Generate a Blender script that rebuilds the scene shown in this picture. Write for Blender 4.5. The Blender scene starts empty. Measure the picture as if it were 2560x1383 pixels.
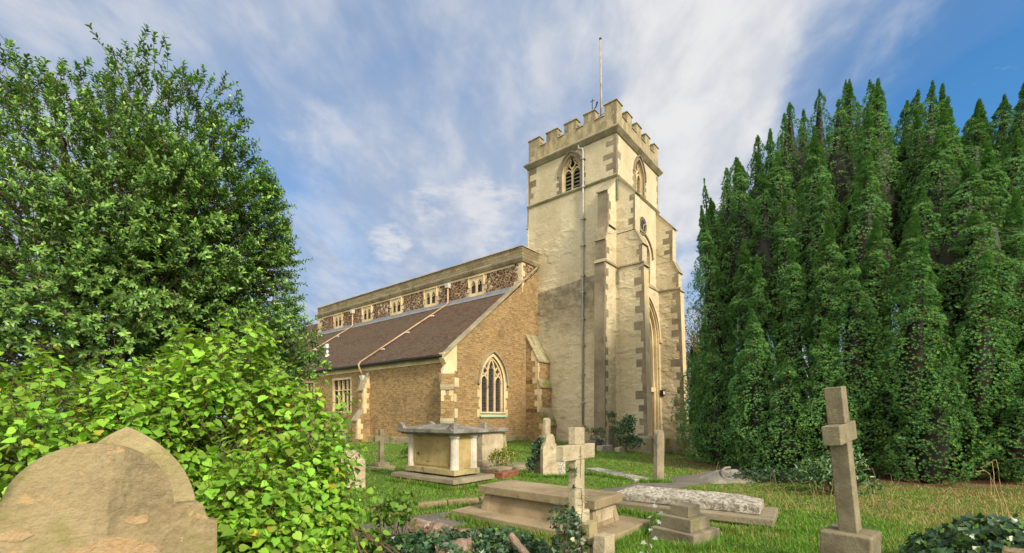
import bpy, bmesh, math, random
import numpy as np
from mathutils import Vector, Matrix, noise
from mathutils.geometry import tessellate_polygon
R = math.radians
S = bpy.context.scene
COL = S.collection
rng = np.random.default_rng(7)
random.seed(7)

# ------------------------------------------------------------------ camera
FPX, CX, CY, EYE = 1125.0, 1280.0, 1040.0, 1.6
cam = bpy.data.cameras.new('camera')
camo = bpy.data.objects.new('camera', cam)
COL.objects.link(camo)
cam.sensor_width = 36.0
cam.lens = 36.0 * FPX / 2560.0
cam.shift_y = (CY - 691.5) / 2560.0
cam.clip_start = 0.05
cam.clip_end = 2500
camo.location = (0, 0, EYE)
camo.rotation_euler = (R(90), 0, 0)
S.camera = camo

# ------------------------------------------------------------------ light
SUN_H = Vector((0.575, -0.818, 0)).normalized()
SUN_EL = R(33)
sun = bpy.data.lights.new('sun', 'SUN')
sun.energy = 3.4
sun.angle = R(9)
sun.color = (1.0, 0.88, 0.69)
suno = bpy.data.objects.new('sun', sun)
COL.objects.link(suno)
to_sun = Vector((SUN_H.x * math.cos(SUN_EL), SUN_H.y * math.cos(SUN_EL), math.sin(SUN_EL)))
suno.rotation_euler = to_sun.to_track_quat('Z', 'Y').to_euler()
S.view_settings.view_transform = 'Standard'
S.view_settings.look = 'None'
S.view_settings.exposure = 0.48
S.view_settings.gamma = 1.0
S.cycles.max_bounces = 6
S.cycles.transparent_max_bounces = 4


# ------------------------------------------------------------------ node helpers
class NT:
    def __init__(self, tree):
        self.t = tree
        self.n = tree.nodes
        self.l = tree.links

    def a(self, kind, ins=None, **props):
        nd = self.n.new(kind)
        for k, v in props.items():
            setattr(nd, k, v)
        for k, v in (ins or {}).items():
            self.put(nd.inputs[k], v)
        return nd

    def put(self, sock, v):
        if isinstance(v, bpy.types.NodeSocket):
            self.l.new(v, sock)
        elif isinstance(v, bpy.types.Node):
            self.l.new(v.outputs[0], sock)
        else:
            if isinstance(v, (tuple, list)) and len(v) == 3 and sock.type == 'RGBA':
                v = (*v, 1)
            sock.default_value = v

    def math(self, op, a, b=0.0, c=0.0, clamp=False):
        nd = self.a('ShaderNodeMath', {0: a, 1: b, 2: c}, operation=op, use_clamp=clamp)
        return nd.outputs[0]

    def vmath(self, op, a, b=(0, 0, 0)):
        nd = self.a('ShaderNodeVectorMath', {0: a, 1: b}, operation=op)
        return nd.outputs[1] if op in ('DOT_PRODUCT', 'LENGTH') else nd.outputs[0]

    def noise(self, vec, scale, detail=4.0, rough=0.55, dist=0.0):
        nd = self.a('ShaderNodeTexNoise', {'Vector': vec, 'Scale': scale, 'Detail': detail, 'Roughness': rough, 'Distortion': dist})
        return nd.outputs[0]

    def ramp(self, fac, lo, hi, a=0.0, b=1.0):
        nd = self.a('ShaderNodeMapRange', {0: fac, 1: lo, 2: hi, 3: a, 4: b}, interpolation_type='SMOOTHSTEP')
        return nd.outputs[0]

    def mix(self, fac, a, b, mode='MIX'):
        nd = self.n.new('ShaderNodeMix')
        nd.data_type = 'RGBA'
        nd.blend_type = mode
        nd.clamp_factor = True
        self.put(nd.inputs[0], fac)
        self.put(nd.inputs[6], a)
        self.put(nd.inputs[7], b)
        return nd.outputs[2]

    def mapping(self, vec, scale=(1, 1, 1), rot=(0, 0, 0), loc=(0, 0, 0)):
        return self.a('ShaderNodeMapping', {'Vector': vec, 'Scale': scale, 'Rotation': rot, 'Location': loc}).outputs[0]

    def bump(self, h, strength, dist):
        return self.a('ShaderNodeBump', {'Height': h, 'Strength': strength, 'Distance': dist}).outputs[0]


def new_mat(name):
    m = bpy.data.materials.new(name)
    m.use_nodes = True
    t = NT(m.node_tree)
    p = m.node_tree.nodes['Principled BSDF']
    p.inputs['Roughness'].default_value = 0.85
    p.inputs['Specular IOR Level'].default_value = 0.25
    return m, t, p


# ------------------------------------------------------------------ world
w = bpy.data.worlds.new('World')
S.world = w
w.use_nodes = True
T = NT(w.node_tree)
bg = w.node_tree.nodes['Background']
sky = T.a('ShaderNodeTexSky', sky_type='NISHITA', sun_disc=False, sun_elevation=SUN_EL,
          sun_rotation=math.atan2(to_sun.x, to_sun.y), altitude=50, air_density=1.1, dust_density=0.6, ozone_density=2.2)
tc = T.a('ShaderNodeTexCoord').outputs['Generated']
sep = T.a('ShaderNodeSeparateXYZ', {0: tc})
zz = T.math('ADD', T.math('MAXIMUM', sep.outputs[2], 0.0), 0.22)
pl = T.a('ShaderNodeCombineXYZ', {0: T.math('DIVIDE', sep.outputs[0], zz), 1: T.math('DIVIDE', sep.outputs[1], zz), 2: 0.0}).outputs[0]


def blob(px, py, r0, r1):
    d = Vector(((px - CX) / FPX, 1, (CY - py) / FPX)).normalized()
    dt = T.vmath('DOT_PRODUCT', tc, tuple(d))
    return T.ramp(dt, math.cos(R(r1)), math.cos(R(r0)))


def add(*xs):
    r = xs[0]
    for x in xs[1:]:
        r = T.math('ADD', r, x)
    return r


def mul(a, b):
    return T.math('MULTIPLY', a, b)


st = T.mapping(pl, (1.0, 0.48, 1), (0, 0, R(-14)))
n1 = T.noise(st, 1.9, 5, 0.5, 0.35)
n2 = T.noise(T.mapping(pl, (1, 0.75, 1), (0, 0, R(25))), 3.1, 9, 0.6, 0.3)
n3 = T.noise(T.mapping(pl, (1, 0.6, 1), (0, 0, R(-30)), (3, 1, 0)), 7.0, 8, 0.6, 0.2)
skyc = T.mix(1.0, sky.outputs[0], (0.46, 0.93, 1.22), 'MULTIPLY')
clear = mul(blob(2520, 280, 3, 21), 0.95)
gaps = add(mul(blob(700, 330, 2, 9), 0.30), mul(blob(960, 40, 1, 6), 0.22), mul(blob(1130, 180, 1, 6), 0.15), mul(blob(1750, 730, 2, 7), 0.25))
hz = add(T.ramp(n1, 0.30, 0.56, 0.58, 1.0), mul(clear, -1.0), mul(gaps, -1.0))
hzc = T.math('MINIMUM', T.math('MAXIMUM', hz, 0.0), 1.0)
veil = T.mix(T.ramp(n3, 0.35, 0.7), (2.45, 3.1, 4.25), (4.0, 4.25, 4.8))
c1 = T.mix(hzc, skyc, veil)
band = add(mul(blob(1730, 60, 2, 11), 0.30), mul(blob(1750, 230, 2, 9), 0.34), mul(blob(1740, 400, 2, 9), 0.30), mul(blob(1690, 560, 1, 8), 0.16),
           mul(blob(1560, 60, 2, 12), 0.08), mul(blob(2080, 110, 2, 12), 0.22), mul(blob(1730, 640, 1, 6), 0.10),
           mul(clear, -0.20))
wh = T.ramp(add(mul(n2, 0.6), mul(n3, 0.4), band), 0.52, 0.92)
c2 = T.mix(wh, c1, T.mix(T.ramp(n3, 0.3, 0.65), (4.1, 4.3, 4.7), (5.4, 5.4, 5.45)))
puff = add(mul(blob(975, 603, 0.3, 3.4), 0.34), mul(blob(1190, 500, 0.3, 4.0), 0.30), mul(blob(1075, 510, 0.5, 3.2), 0.22),
           mul(blob(735, 348, 0.3, 2.0), 0.14), mul(blob(1240, 610, 0.5, 3.8), 0.22), mul(blob(1300, 485, 0.5, 3), 0.2))
n4 = T.noise(T.mapping(tc, (1, 1, 3.2)), 11.0, 6, 0.55, 0.3)
pf = mul(T.ramp(add(mul(n4, 0.55), mul(T.noise(T.mapping(tc, (1, 1, 2.4)), 38.0, 6, 0.6, 0.2), 0.45), puff), 0.62, 0.90), 0.85)
c3 = T.mix(pf, c2, (4.9, 4.95, 5.2))
# extra-bright sky added behind the viewer to lift ambient light on north faces
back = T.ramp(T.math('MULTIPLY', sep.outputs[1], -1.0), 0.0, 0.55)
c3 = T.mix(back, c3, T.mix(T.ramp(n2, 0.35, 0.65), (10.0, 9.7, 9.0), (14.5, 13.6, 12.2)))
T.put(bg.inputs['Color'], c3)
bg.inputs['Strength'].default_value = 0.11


# ------------------------------------------------------------------ materials
def obj_vec(t):
    return t.a('ShaderNodeTexCoord').outputs['Object']


def stone(name, c1, c2, lichen=(0.6, 0.58, 0.5), amt=0.3, lscale=9.0, dark=None, damt=0.3, bump=0.5, scale=3.0, moss=0.0, rust=0.0):
    m, t, p = new_mat(name)
    v = obj_vec(t)
    base = t.mix(t.ramp(t.noise(v, scale, 6, 0.65), 0.32, 0.68), c1, c2)
    fine = t.noise(v, 60.0, 4, 0.7)
    base = t.mix(0.35, base, t.mix(t.ramp(fine, 0.3, 0.7), (0.55, 0.55, 0.55), (1.35, 1.35, 1.35)), 'MULTIPLY')
    base = t.mix(t.ramp(t.noise(t.mapping(v, loc=(9, 4, 2)), scale * 0.45, 4, 0.6), 0.4, 0.68, 0, 0.6), base, tuple(x * 1.3 for x in c2))
    if damt:
        dk = dark or tuple(x * 0.3 for x in c1)
        st_ = t.noise(t.mapping(v, (1, 1, 0.35)), scale * 1.6, 7, 0.7, 0.5)
        base = t.mix(t.ramp(st_, 0.66 - damt * 0.3, 0.78 - damt * 0.2), base, dk)
    if rust:
        base = t.mix(t.ramp(t.noise(t.mapping(v, loc=(5, 2, 1)), scale * 0.8, 5, 0.6, 0.6), 0.64 - rust * 0.2, 0.72), base, (0.42, 0.17, 0.05))
    if moss:
        base = t.mix(t.ramp(t.noise(t.mapping(v, loc=(1, 7, 3)), scale * 0.9, 6, 0.65), 0.62 - moss * 0.3, 0.75 - moss * 0.2), base, (0.17, 0.18, 0.04))
    if amt:
        ln = t.noise(v, lscale, 7, 0.72, 0.3)
        lm = t.ramp(ln, 0.68 - amt * 0.3, 0.72 - amt * 0.28)
        base = t.mix(lm, base, lichen)
    t.put(p.inputs['Base Color'], base)
    h = add_(t, t.noise(v, 26, 6, 0.7), t.math('MULTIPLY', t.noise(v, 4.5, 4, 0.6), 1.5))
    t.put(p.inputs['Normal'], t.bump(h, bump, 0.03))
    p.inputs['Roughness'].default_value = 0.9
    return m


def add_(t, *xs):
    r = xs[0]
    for x in xs[1:]:
        r = t.math('ADD', r, x)
    return r


def uvn(t):
    return t.a('ShaderNodeUVMap', uv_map='UVMap').outputs[0]


def coursed(name, cA, cB, mortar, bw=0.26, rh=0.115, ms=0.016, wob=0.05, stain=(0.5, 0.27, 0.07), bumpd=0.03, light=None, lightamt=0.0, patch=0.5):
    """coursed rubble: wobbly brick pattern, every stone its own tone"""
    m, t, p = new_mat(name)
    uv = uvn(t)
    nz = t.a('ShaderNodeTexNoise', {'Vector': uv, 'Scale': 2.8, 'Detail': 3.0, 'Roughness': 0.6})
    nz2 = t.a('ShaderNodeTexNoise', {'Vector': uv, 'Scale': 11.0, 'Detail': 3.0, 'Roughness': 0.6})
    off = t.vmath('MULTIPLY', t.vmath('SUBTRACT', nz.outputs[1], (0.5, 0.5, 0.5)), (wob * 3, wob * 1.6, 0))
    off2 = t.vmath('MULTIPLY', t.vmath('SUBTRACT', nz2.outputs[1], (0.5, 0.5, 0.5)), (wob * 1.0, wob * 0.8, 0))
    v = t.vmath('ADD', t.vmath('ADD', uv, off), off2)
    br = t.a('ShaderNodeTexBrick', {'Vector': v, 'Color1': (0, 0, 0, 1), 'Color2': (1, 1, 1, 1), 'Mortar': (0.5, 0.5, 0.5, 1), 'Scale': 1.0,
                                    'Mortar Size': ms, 'Mortar Smooth': 0.6, 'Bias': 0.0, 'Brick Width': bw, 'Row Height': rh})
    br.offset = 0.43
    br.squash = 0.7
    br.squash_frequency = 3
    tone = br.outputs[0]
    base = t.mix(tone, cA, cB)
    fine = t.noise(uv, 26, 5, 0.7)
    base = t.mix(0.6, base, t.mix(t.ramp(fine, 0.3, 0.7), (0.45, 0.45, 0.45), (1.5, 1.5, 1.5)), 'MULTIPLY')
    if light:
        base = t.mix(t.math('MULTIPLY', t.math('GREATER_THAN', tone, 1.0 - lightamt), 1.0), base, light)
    mort = t.mix(t.ramp(t.noise(uv, 5, 4, 0.6), 0.3, 0.7), mortar, tuple(x * 0.6 for x in mortar))
    base = t.mix(br.outputs['Fac'], base, mort)
    if stain:
        base = t.mix(t.ramp(t.noise(t.mapping(uv, (1, 0.5, 1)), 0.55, 4, 0.6, 0.4), 0.5, 0.75, 0, patch), base, stain, 'MIX')
        base = t.mix(t.ramp(t.noise(t.mapping(uv, (1, 0.8, 1), loc=(4, 2, 0)), 1.1, 5, 0.6, 0.4), 0.5, 0.72, 0, 0.45), base, (0.13, 0.09, 0.05), 'MIX')
    t.put(p.inputs['Base Color'], base)
    h = add_(t, t.math('MULTIPLY', br.outputs['Fac'], -1.6), t.math('MULTIPLY', fine, 0.9), t.math('MULTIPLY', tone, 0.4))
    t.put(p.inputs['Normal'], t.bump(h, 0.9, bumpd))
    p.inputs['Roughness'].default_value = 0.92
    return m


def rubble(name, cA, cB, mortar, light, lightamt=0.2):
    m, t, p = new_mat(name)
    uv = uvn(t)
    nz = t.a('ShaderNodeTexNoise', {'Vector': uv, 'Scale': 5.0, 'Detail': 3.0})
    v = t.vmath('ADD', t.vmath('MULTIPLY', uv, (3.6, 5.4, 1)), t.vmath('MULTIPLY', nz.outputs[1], (0.5, 0.5, 0)))
    ed = t.a('ShaderNodeTexVoronoi', {'Vector': v, 'Scale': 1.0, 'Randomness': 0.8}, feature='DISTANCE_TO_EDGE').outputs[0]
    ce = t.a('ShaderNodeTexVoronoi', {'Vector': v, 'Scale': 1.0, 'Randomness': 0.8}, feature='F1')
    tone = t.a('ShaderNodeSeparateColor', {0: ce.outputs['Color']})
    base = t.mix(tone.outputs[0], cA, cB)
    fine = t.noise(uv, 22, 5, 0.7)
    base = t.mix(0.6, base, t.mix(t.ramp(fine, 0.3, 0.7), (0.4, 0.4, 0.4), (1.6, 1.6, 1.6)), 'MULTIPLY')
    pt = t.ramp(t.noise(uv, 0.7, 3, 0.6), 0.45, 0.6, 0.3, 1.0)
    base = t.mix(t.math('GREATER_THAN', t.math('MULTIPLY', tone.outputs[1], pt), 1.0 - lightamt), base, light)
    mk = t.ramp(ed, 0.02, 0.11, 1.0, 0.0)
    base = t.mix(mk, base, mortar)
    t.put(p.inputs['Base Color'], base)
    t.put(p.inputs['Normal'], t.bump(add_(t, t.ramp(ed, 0.0, 0.3), t.math('MULTIPLY', fine, 0.4)), 0.9, 0.05))
    return m


def simple(name, c, rough=0.6, metal=0.0, var=0.3, scale=8.0, bump=0.1, c2=None, spec=0.3):
    m, t, p = new_mat(name)
    v = obj_vec(t)
    n = t.noise(v, scale, 5, 0.65)
    t.put(p.inputs['Base Color'], t.mix(t.ramp(n, 0.3, 0.7), c, c2 or tuple(x * (1 - var) for x in c)))
    p.inputs['Roughness'].default_value = rough
    p.inputs['Metallic'].default_value = metal
    p.inputs['Specular IOR Level'].default_value = spec
    if bump:
        t.put(p.inputs['Normal'], t.bump(t.noise(v, scale * 4, 4, 0.6), bump, 0.01))
    return m


def leafmat(name, rough=0.5, trans=0.3, spec=0.4, tint=(1.2, 1.25, 0.5)):
    m, t, p = new_mat(name)
    at = t.a('ShaderNodeAttribute', attribute_name='Col').outputs[0]
    geo = t.a('ShaderNodeNewGeometry')
    col = t.mix(t.math('MULTIPLY', geo.outputs['Backfacing'], 0.35), at, t.mix(1.0, at, (1.3, 1.3, 1.3), 'MULTIPLY'))
    t.put(p.inputs['Base Color'], col)
    p.inputs['Roughness'].default_value = rough
    p.inputs['Specular IOR Level'].default_value = spec
    tr = t.a('ShaderNodeBsdfTranslucent', {'Color': t.mix(1.0, at, tint, 'MULTIPLY')})
    mx = t.a('ShaderNodeMixShader', {0: trans, 1: p.outputs[0], 2: tr.outputs[0]})
    t.put(m.node_tree.nodes['Material Output'].inputs[0], mx.outputs[0])
    return m


def stucco():
    m, t, p = new_mat('lime_render')
    v = obj_vec(t)
    big = t.noise(t.mapping(v, (1, 1, 0.5)), 0.5, 5, 0.6, 0.3)
    base = t.mix(t.ramp(big, 0.35, 0.65), (0.49, 0.41, 0.255), (0.60, 0.525, 0.355))
    med = t.noise(v, 2.2, 6, 0.65, 0.4)
    base = t.mix(t.ramp(med, 0.45, 0.8, 0, 0.55), base, (0.62, 0.57, 0.42))
    base = t.mix(t.ramp(t.noise(t.mapping(v, (1.4, 1.4, 0.35), loc=(3, 3, 1)), 1.3, 7, 0.7, 0.5), 0.55, 0.78, 0, 0.5), base, (0.30, 0.23, 0.12))
    # weathered grey patch left by the old roof line on the north face (church coordinates: y along wall)
    s = t.a('ShaderNodeSeparateXYZ', {0: v})
    x, y, z = s.outputs
    wob = t.math('MULTIPLY', t.math('SUBTRACT', t.noise(v, 1.2, 5, 0.7), 0.5), 2.4)
    my = t.math('MULTIPLY', t.ramp(t.math('ADD', y, t.math('MULTIPLY', wob, 0.8)), 0.6, 1.0), 1.0)
    zt = t.math('ADD', z, t.math('MULTIPLY', y, 0.10))
    mz = t.math('MULTIPLY', t.ramp(zt, 10.10, 10.05), t.ramp(t.math('ADD', z, wob), 5.6, 9.0))
    mx_ = t.ramp(x, 0.12, 0.05)
    mk = t.math('MULTIPLY', t.math('MULTIPLY', my, mz), mx_)
    base = t.mix(t.math('MULTIPLY', mk, 0.9), base, t.mix(t.ramp(med, 0.35, 0.7), (0.17, 0.15, 0.10), (0.36, 0.31, 0.20)))
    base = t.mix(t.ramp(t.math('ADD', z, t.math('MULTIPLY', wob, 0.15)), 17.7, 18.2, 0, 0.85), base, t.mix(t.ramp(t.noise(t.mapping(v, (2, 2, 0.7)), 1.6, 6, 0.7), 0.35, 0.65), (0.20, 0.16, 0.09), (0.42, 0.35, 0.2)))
    base = t.mix(t.ramp(t.noise(t.mapping(v, (1, 1, 0.6), loc=(8, 1, 4)), 0.9, 6, 0.7, 0.4), 0.55, 0.75, 0, 0.45), base, (0.33, 0.30, 0.22))
    # dirt splashed along the foot
    base = t.mix(t.ramp(t.math('ADD', z, wob), 1.6, -0.6, 0, 0.6), base, (0.34, 0.28, 0.17))
    fine = t.noise(v, 14, 6, 0.7)
    base = t.mix(0.35, base, t.mix(t.ramp(fine, 0.3, 0.7), (0.6, 0.6, 0.6), (1.25, 1.25, 1.25)), 'MULTIPLY')
    t.put(p.inputs['Base Color'], base)
    lump = t.noise(t.mapping(v, (1.5, 1.5, 1.9)), 1.5, 4, 0.55, 0.4)
    low = t.ramp(z, 14.5, 12.0, 0.25, 1.0)
    pit = t.noise(t.mapping(v, (1.2, 1.2, 2.0), loc=(2, 1, 0)), 0.8, 3, 0.5)
    h = add_(t, t.math('MULTIPLY', t.math('MULTIPLY', lump, low), t.ramp(pit, 0.42, 0.62, 0.5, 3.0)), t.math('MULTIPLY', fine, 0.4))
    t.put(p.inputs['Normal'], t.bump(h, 0.7, 0.045))
    return m


def roof_tiles():
    m, t, p = new_mat('roof_tiles')
    uv = uvn(t)
    nz = t.a('ShaderNodeTexNoise', {'Vector': uv, 'Scale': 6.0, 'Detail': 3.0})
    v = t.vmath('ADD', uv, t.vmath('MULTIPLY', t.vmath('SUBTRACT', nz.outputs[1], (0.5, 0.5, 0.5)), (0.02, 0.03, 0)))
    br = t.a('ShaderNodeTexBrick', {'Vector': v, 'Color1': (0, 0, 0, 1), 'Color2': (1, 1, 1, 1), 'Mortar': (0, 0, 0, 1), 'Scale': 1.0,
                                    'Mortar Size': 0.006, 'Mortar Smooth': 0.3, 'Brick Width': 0.17, 'Row Height': 0.105})
    base = t.mix(br.outputs[0], (0.055, 0.034, 0.022), (0.145, 0.088, 0.055))
    big = t.noise(uv, 0.6, 5, 0.65)
    base = t.mix(t.ramp(big, 0.4, 0.65, 0, 0.6), base, (0.10, 0.085, 0.045))
    base = t.mix(t.ramp(t.noise(t.mapping(uv, (1, 0.35, 1)), 1.4, 6, 0.7), 0.52, 0.7, 0, 0.5), base, (0.15, 0.065, 0.035))
    base = t.mix(t.ramp(t.noise(uv, 9, 6, 0.75), 0.62, 0.7, 0, 0.7), base, (0.26, 0.22, 0.14))
    base = t.mix(br.outputs['Fac'], base, (0.02, 0.013, 0.01))
    t.put(p.inputs['Base Color'], base)
    sy = t.a('ShaderNodeSeparateXYZ', {0: v}).outputs[1]
    saw = t.math('FRACT', t.math('DIVIDE', sy, 0.105))
    t.put(p.inputs['Normal'], t.bump(add_(t, t.math('MULTIPLY', saw, -1.0), t.math('MULTIPLY', br.outputs[0], 0.5)), 0.8, 0.02))
    return m


M = {}
M['render'] = stucco()
M['quoin'] = stone('tower_dressed_stone', (0.165, 0.135, 0.09), (0.26, 0.215, 0.145), (0.42, 0.40, 0.3), 0.12, 5, (0.10, 0.08, 0.05), 0.25, 0.5, 1.2)
M['bath'] = stone('cream_dressed_stone', (0.50, 0.38, 0.20), (0.62, 0.50, 0.30), (0.5, 0.5, 0.42), 0.08, 5, (0.25, 0.2, 0.12), 0.15, 0.4, 1.5)
M['coping'] = stone('coping_stone', (0.20, 0.17, 0.11), (0.33, 0.28, 0.18), (0.45, 0.43, 0.36), 0.25, 7, (0.07, 0.06, 0.04), 0.3, 0.6, 1.5)
M['mossy'] = stone('mossy_weathering_stone', (0.23, 0.20, 0.12), (0.33, 0.29, 0.19), (0.4, 0.4, 0.3), 0.1, 7, (0.1, 0.09, 0.05), 0.2, 0.8, 2.0, moss=0.5)
M['aisle'] = coursed('ironstone_rubble', (0.25, 0.15, 0.06), (0.46, 0.30, 0.13), (0.50, 0.40, 0.24), stain=(0.44, 0.27, 0.10), patch=0.35)
M['cler'] = rubble('dark_ironstone_rubble', (0.062, 0.028, 0.015), (0.135, 0.068, 0.036), (0.36, 0.27, 0.16), (0.52, 0.45, 0.33), 0.22)
M['parapet'] = coursed('parapet_stone', (0.19, 0.155, 0.085), (0.29, 0.24, 0.14), (0.12, 0.1, 0.06), bw=0.5, rh=0.2, ms=0.008, wob=0.03, stain=(0.17, 0.15, 0.08))
M['tiles'] = roof_tiles()
M['lead'] = simple('lead_sheet', (0.30, 0.31, 0.32), 0.45, 0.3, 0.3, 3)
M['cream_paint'] = simple('cream_paint', (0.50, 0.41, 0.28), 0.5, 0, 0.2, 2, c2=(0.38, 0.20, 0.10))
M['grey_pipe'] = simple('grey_pipe_paint', (0.40, 0.40, 0.38), 0.5, 0.1, 0.3, 3)
M['white_paint'] = simple('white_paint', (0.7, 0.7, 0.66), 0.5, 0, 0.2, 3)
M['dark_metal'] = simple('dark_metal', (0.045, 0.04, 0.035), 0.5, 0.6)
M['steel'] = simple('galvanised_steel', (0.62, 0.64, 0.66), 0.3, 0.9, 0.2, 5)
M['timber'] = simple('louvre_timber', (0.28, 0.26, 0.22), 0.8, 0, 0.5, 10)
M['door'] = simple('oak_door', (0.19, 0.09, 0.035), 0.6, 0, 0.5, 6)
M['copper'] = simple('green_copper_sill', (0.25, 0.48, 0.33), 0.7, 0, 0.3, 6, c2=(0.42, 0.45, 0.26))
M['dark'] = simple('dark_void', (0.012, 0.012, 0.014), 0.9, 0, 0.1, 5, 0)
M['blue'] = simple('clock_blue', (0.02, 0.035, 0.065), 0.5, 0, 0.1, 5, 0)
M['gold'] = simple('gilding', (0.72, 0.52, 0.14), 0.35, 0.4, 0.1, 5, 0)
M['flag'] = simple('weathered_pole_paint', (0.45, 0.40, 0.31), 0.6, 0, 0.5, 2)
M['copper_roof'] = simple('verdigris_roof', (0.17, 0.20, 0.13), 0.7, 0, 0.4, 4)
m, t, p = new_mat('leaded_glass')
uv = uvn(t)
br = t.a('ShaderNodeTexBrick', {'Vector': uv, 'Color1': (0, 0, 0, 1), 'Color2': (1, 1, 1, 1), 'Mortar': (0.5, 0.5, 0.5, 1), 'Scale': 1.0,
                                'Mortar Size': 0.008, 'Brick Width': 0.13, 'Row Height': 0.16})
br.offset = 0.0
t.put(p.inputs['Base Color'], t.mix(br.outputs['Fac'], t.mix(br.outputs[0], (0.015, 0.014, 0.018), (0.05, 0.042, 0.045)), (0.10, 0.09, 0.085)))
p.inputs['Roughness'].default_value = 0.25
p.inputs['Specular IOR Level'].default_value = 0.5
t.put(p.inputs['Normal'], t.bump(br.outputs[0], 0.3, 0.01))
M['glass'] = m
# graves
M['tan_stone'] = stone('sandstone_headstone', (0.20, 0.155, 0.085), (0.335, 0.265, 0.15), (0.43, 0.30, 0.15), 0.2, 6, (0.12, 0.10, 0.065), 0.62, 0.6, 1.6, moss=0.45)
M['olive_stone'] = stone('olive_headstone', (0.24, 0.20, 0.10), (0.36, 0.30, 0.16), (0.4, 0.38, 0.2), 0.15, 6, None, 0.2, 0.5, 3.0, moss=0.4)
M['grey_stone'] = stone('grey_grave_stone', (0.16, 0.135, 0.09), (0.27, 0.23, 0.155), (0.48, 0.46, 0.38), 0.10, 8, (0.09, 0.08, 0.055), 0.2, 0.5, 3.0, moss=0.15)
M['pale_stone'] = stone('pale_grave_stone', (0.32, 0.265, 0.17), (0.47, 0.40, 0.27), (0.62, 0.58, 0.48), 0.18, 9, (0.14, 0.12, 0.09), 0.2, 0.6, 4.0, moss=0.12)
M['lichen_stone'] = stone('white_lichen_stone', (0.34, 0.31, 0.25), (0.50, 0.465, 0.39), (0.22, 0.195, 0.155), 0.62, 20, (0.33, 0.27, 0.17), 0.4, 1.0, 6.0)
M['ochre_stone'] = stone('ochre_tomb_panel', (0.27, 0.205, 0.085), (0.40, 0.31, 0.14), (0.085, 0.06, 0.055), 0.16, 3.2, (0.13, 0.09, 0.05), 0.16, 0.5, 3.0)
M['white_stone'] = stone('white_column_stone', (0.44, 0.39, 0.32), (0.60, 0.55, 0.47), (0.09, 0.075, 0.07), 0.10, 4.5, (0.12, 0.10, 0.09), 0.2, 0.5, 3.0)
M['dark_lid'] = stone('dark_lid_stone', (0.13, 0.12, 0.10), (0.26, 0.24, 0.20), (0.5, 0.48, 0.42), 0.25, 9, (0.05, 0.045, 0.04), 0.3, 0.8, 4.0)
M['brown_tomb'] = stone('brown_table_tomb', (0.20, 0.15, 0.085), (0.31, 0.245, 0.15), (0.45, 0.42, 0.33), 0.07, 9, (0.12, 0.10, 0.05), 0.22, 0.4, 2.5, moss=0.15)
M['brick_red'] = coursed('old_red_brick', (0.24, 0.07, 0.035), (0.36, 0.13, 0.07), (0.35, 0.3, 0.22), bw=0.22, rh=0.075, ms=0.008, wob=0.01, stain=None)
M['bark'] = stone('bark', (0.10, 0.075, 0.05), (0.19, 0.15, 0.10), (0.22, 0.24, 0.15), 0.15, 8, None, 0.3, 0.9, 8.0)
M['twig'] = simple('twig_bark', (0.14, 0.085, 0.045), 0.8, 0, 0.4, 6)
M['rotwood'] = stone('rotting_wood', (0.13, 0.075, 0.05), (0.33, 0.25, 0.19), (0.5, 0.42, 0.36), 0.3, 12, (0.05, 0.03, 0.02), 0.4, 1.0, 9.0, rust=0.3)
M['holly'] = leafmat('holly_leaf', 0.36, 0.22, 0.4)
M['lime'] = leafmat('lime_green_leaf', 0.5, 0.40, 0.3, (1.3, 1.2, 0.5))
M['yew'] = leafmat('yew_needles', 0.55, 0.10, 0.25)
M['ivy'] = leafmat('ivy_leaf', 0.35, 0.12, 0.5)
M['grass'] = leafmat('grass_blade', 0.6, 0.30, 0.2)
M['dry'] = leafmat('dry_stalk', 0.8, 0.2, 0.1, (1, 1, 1))


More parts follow.
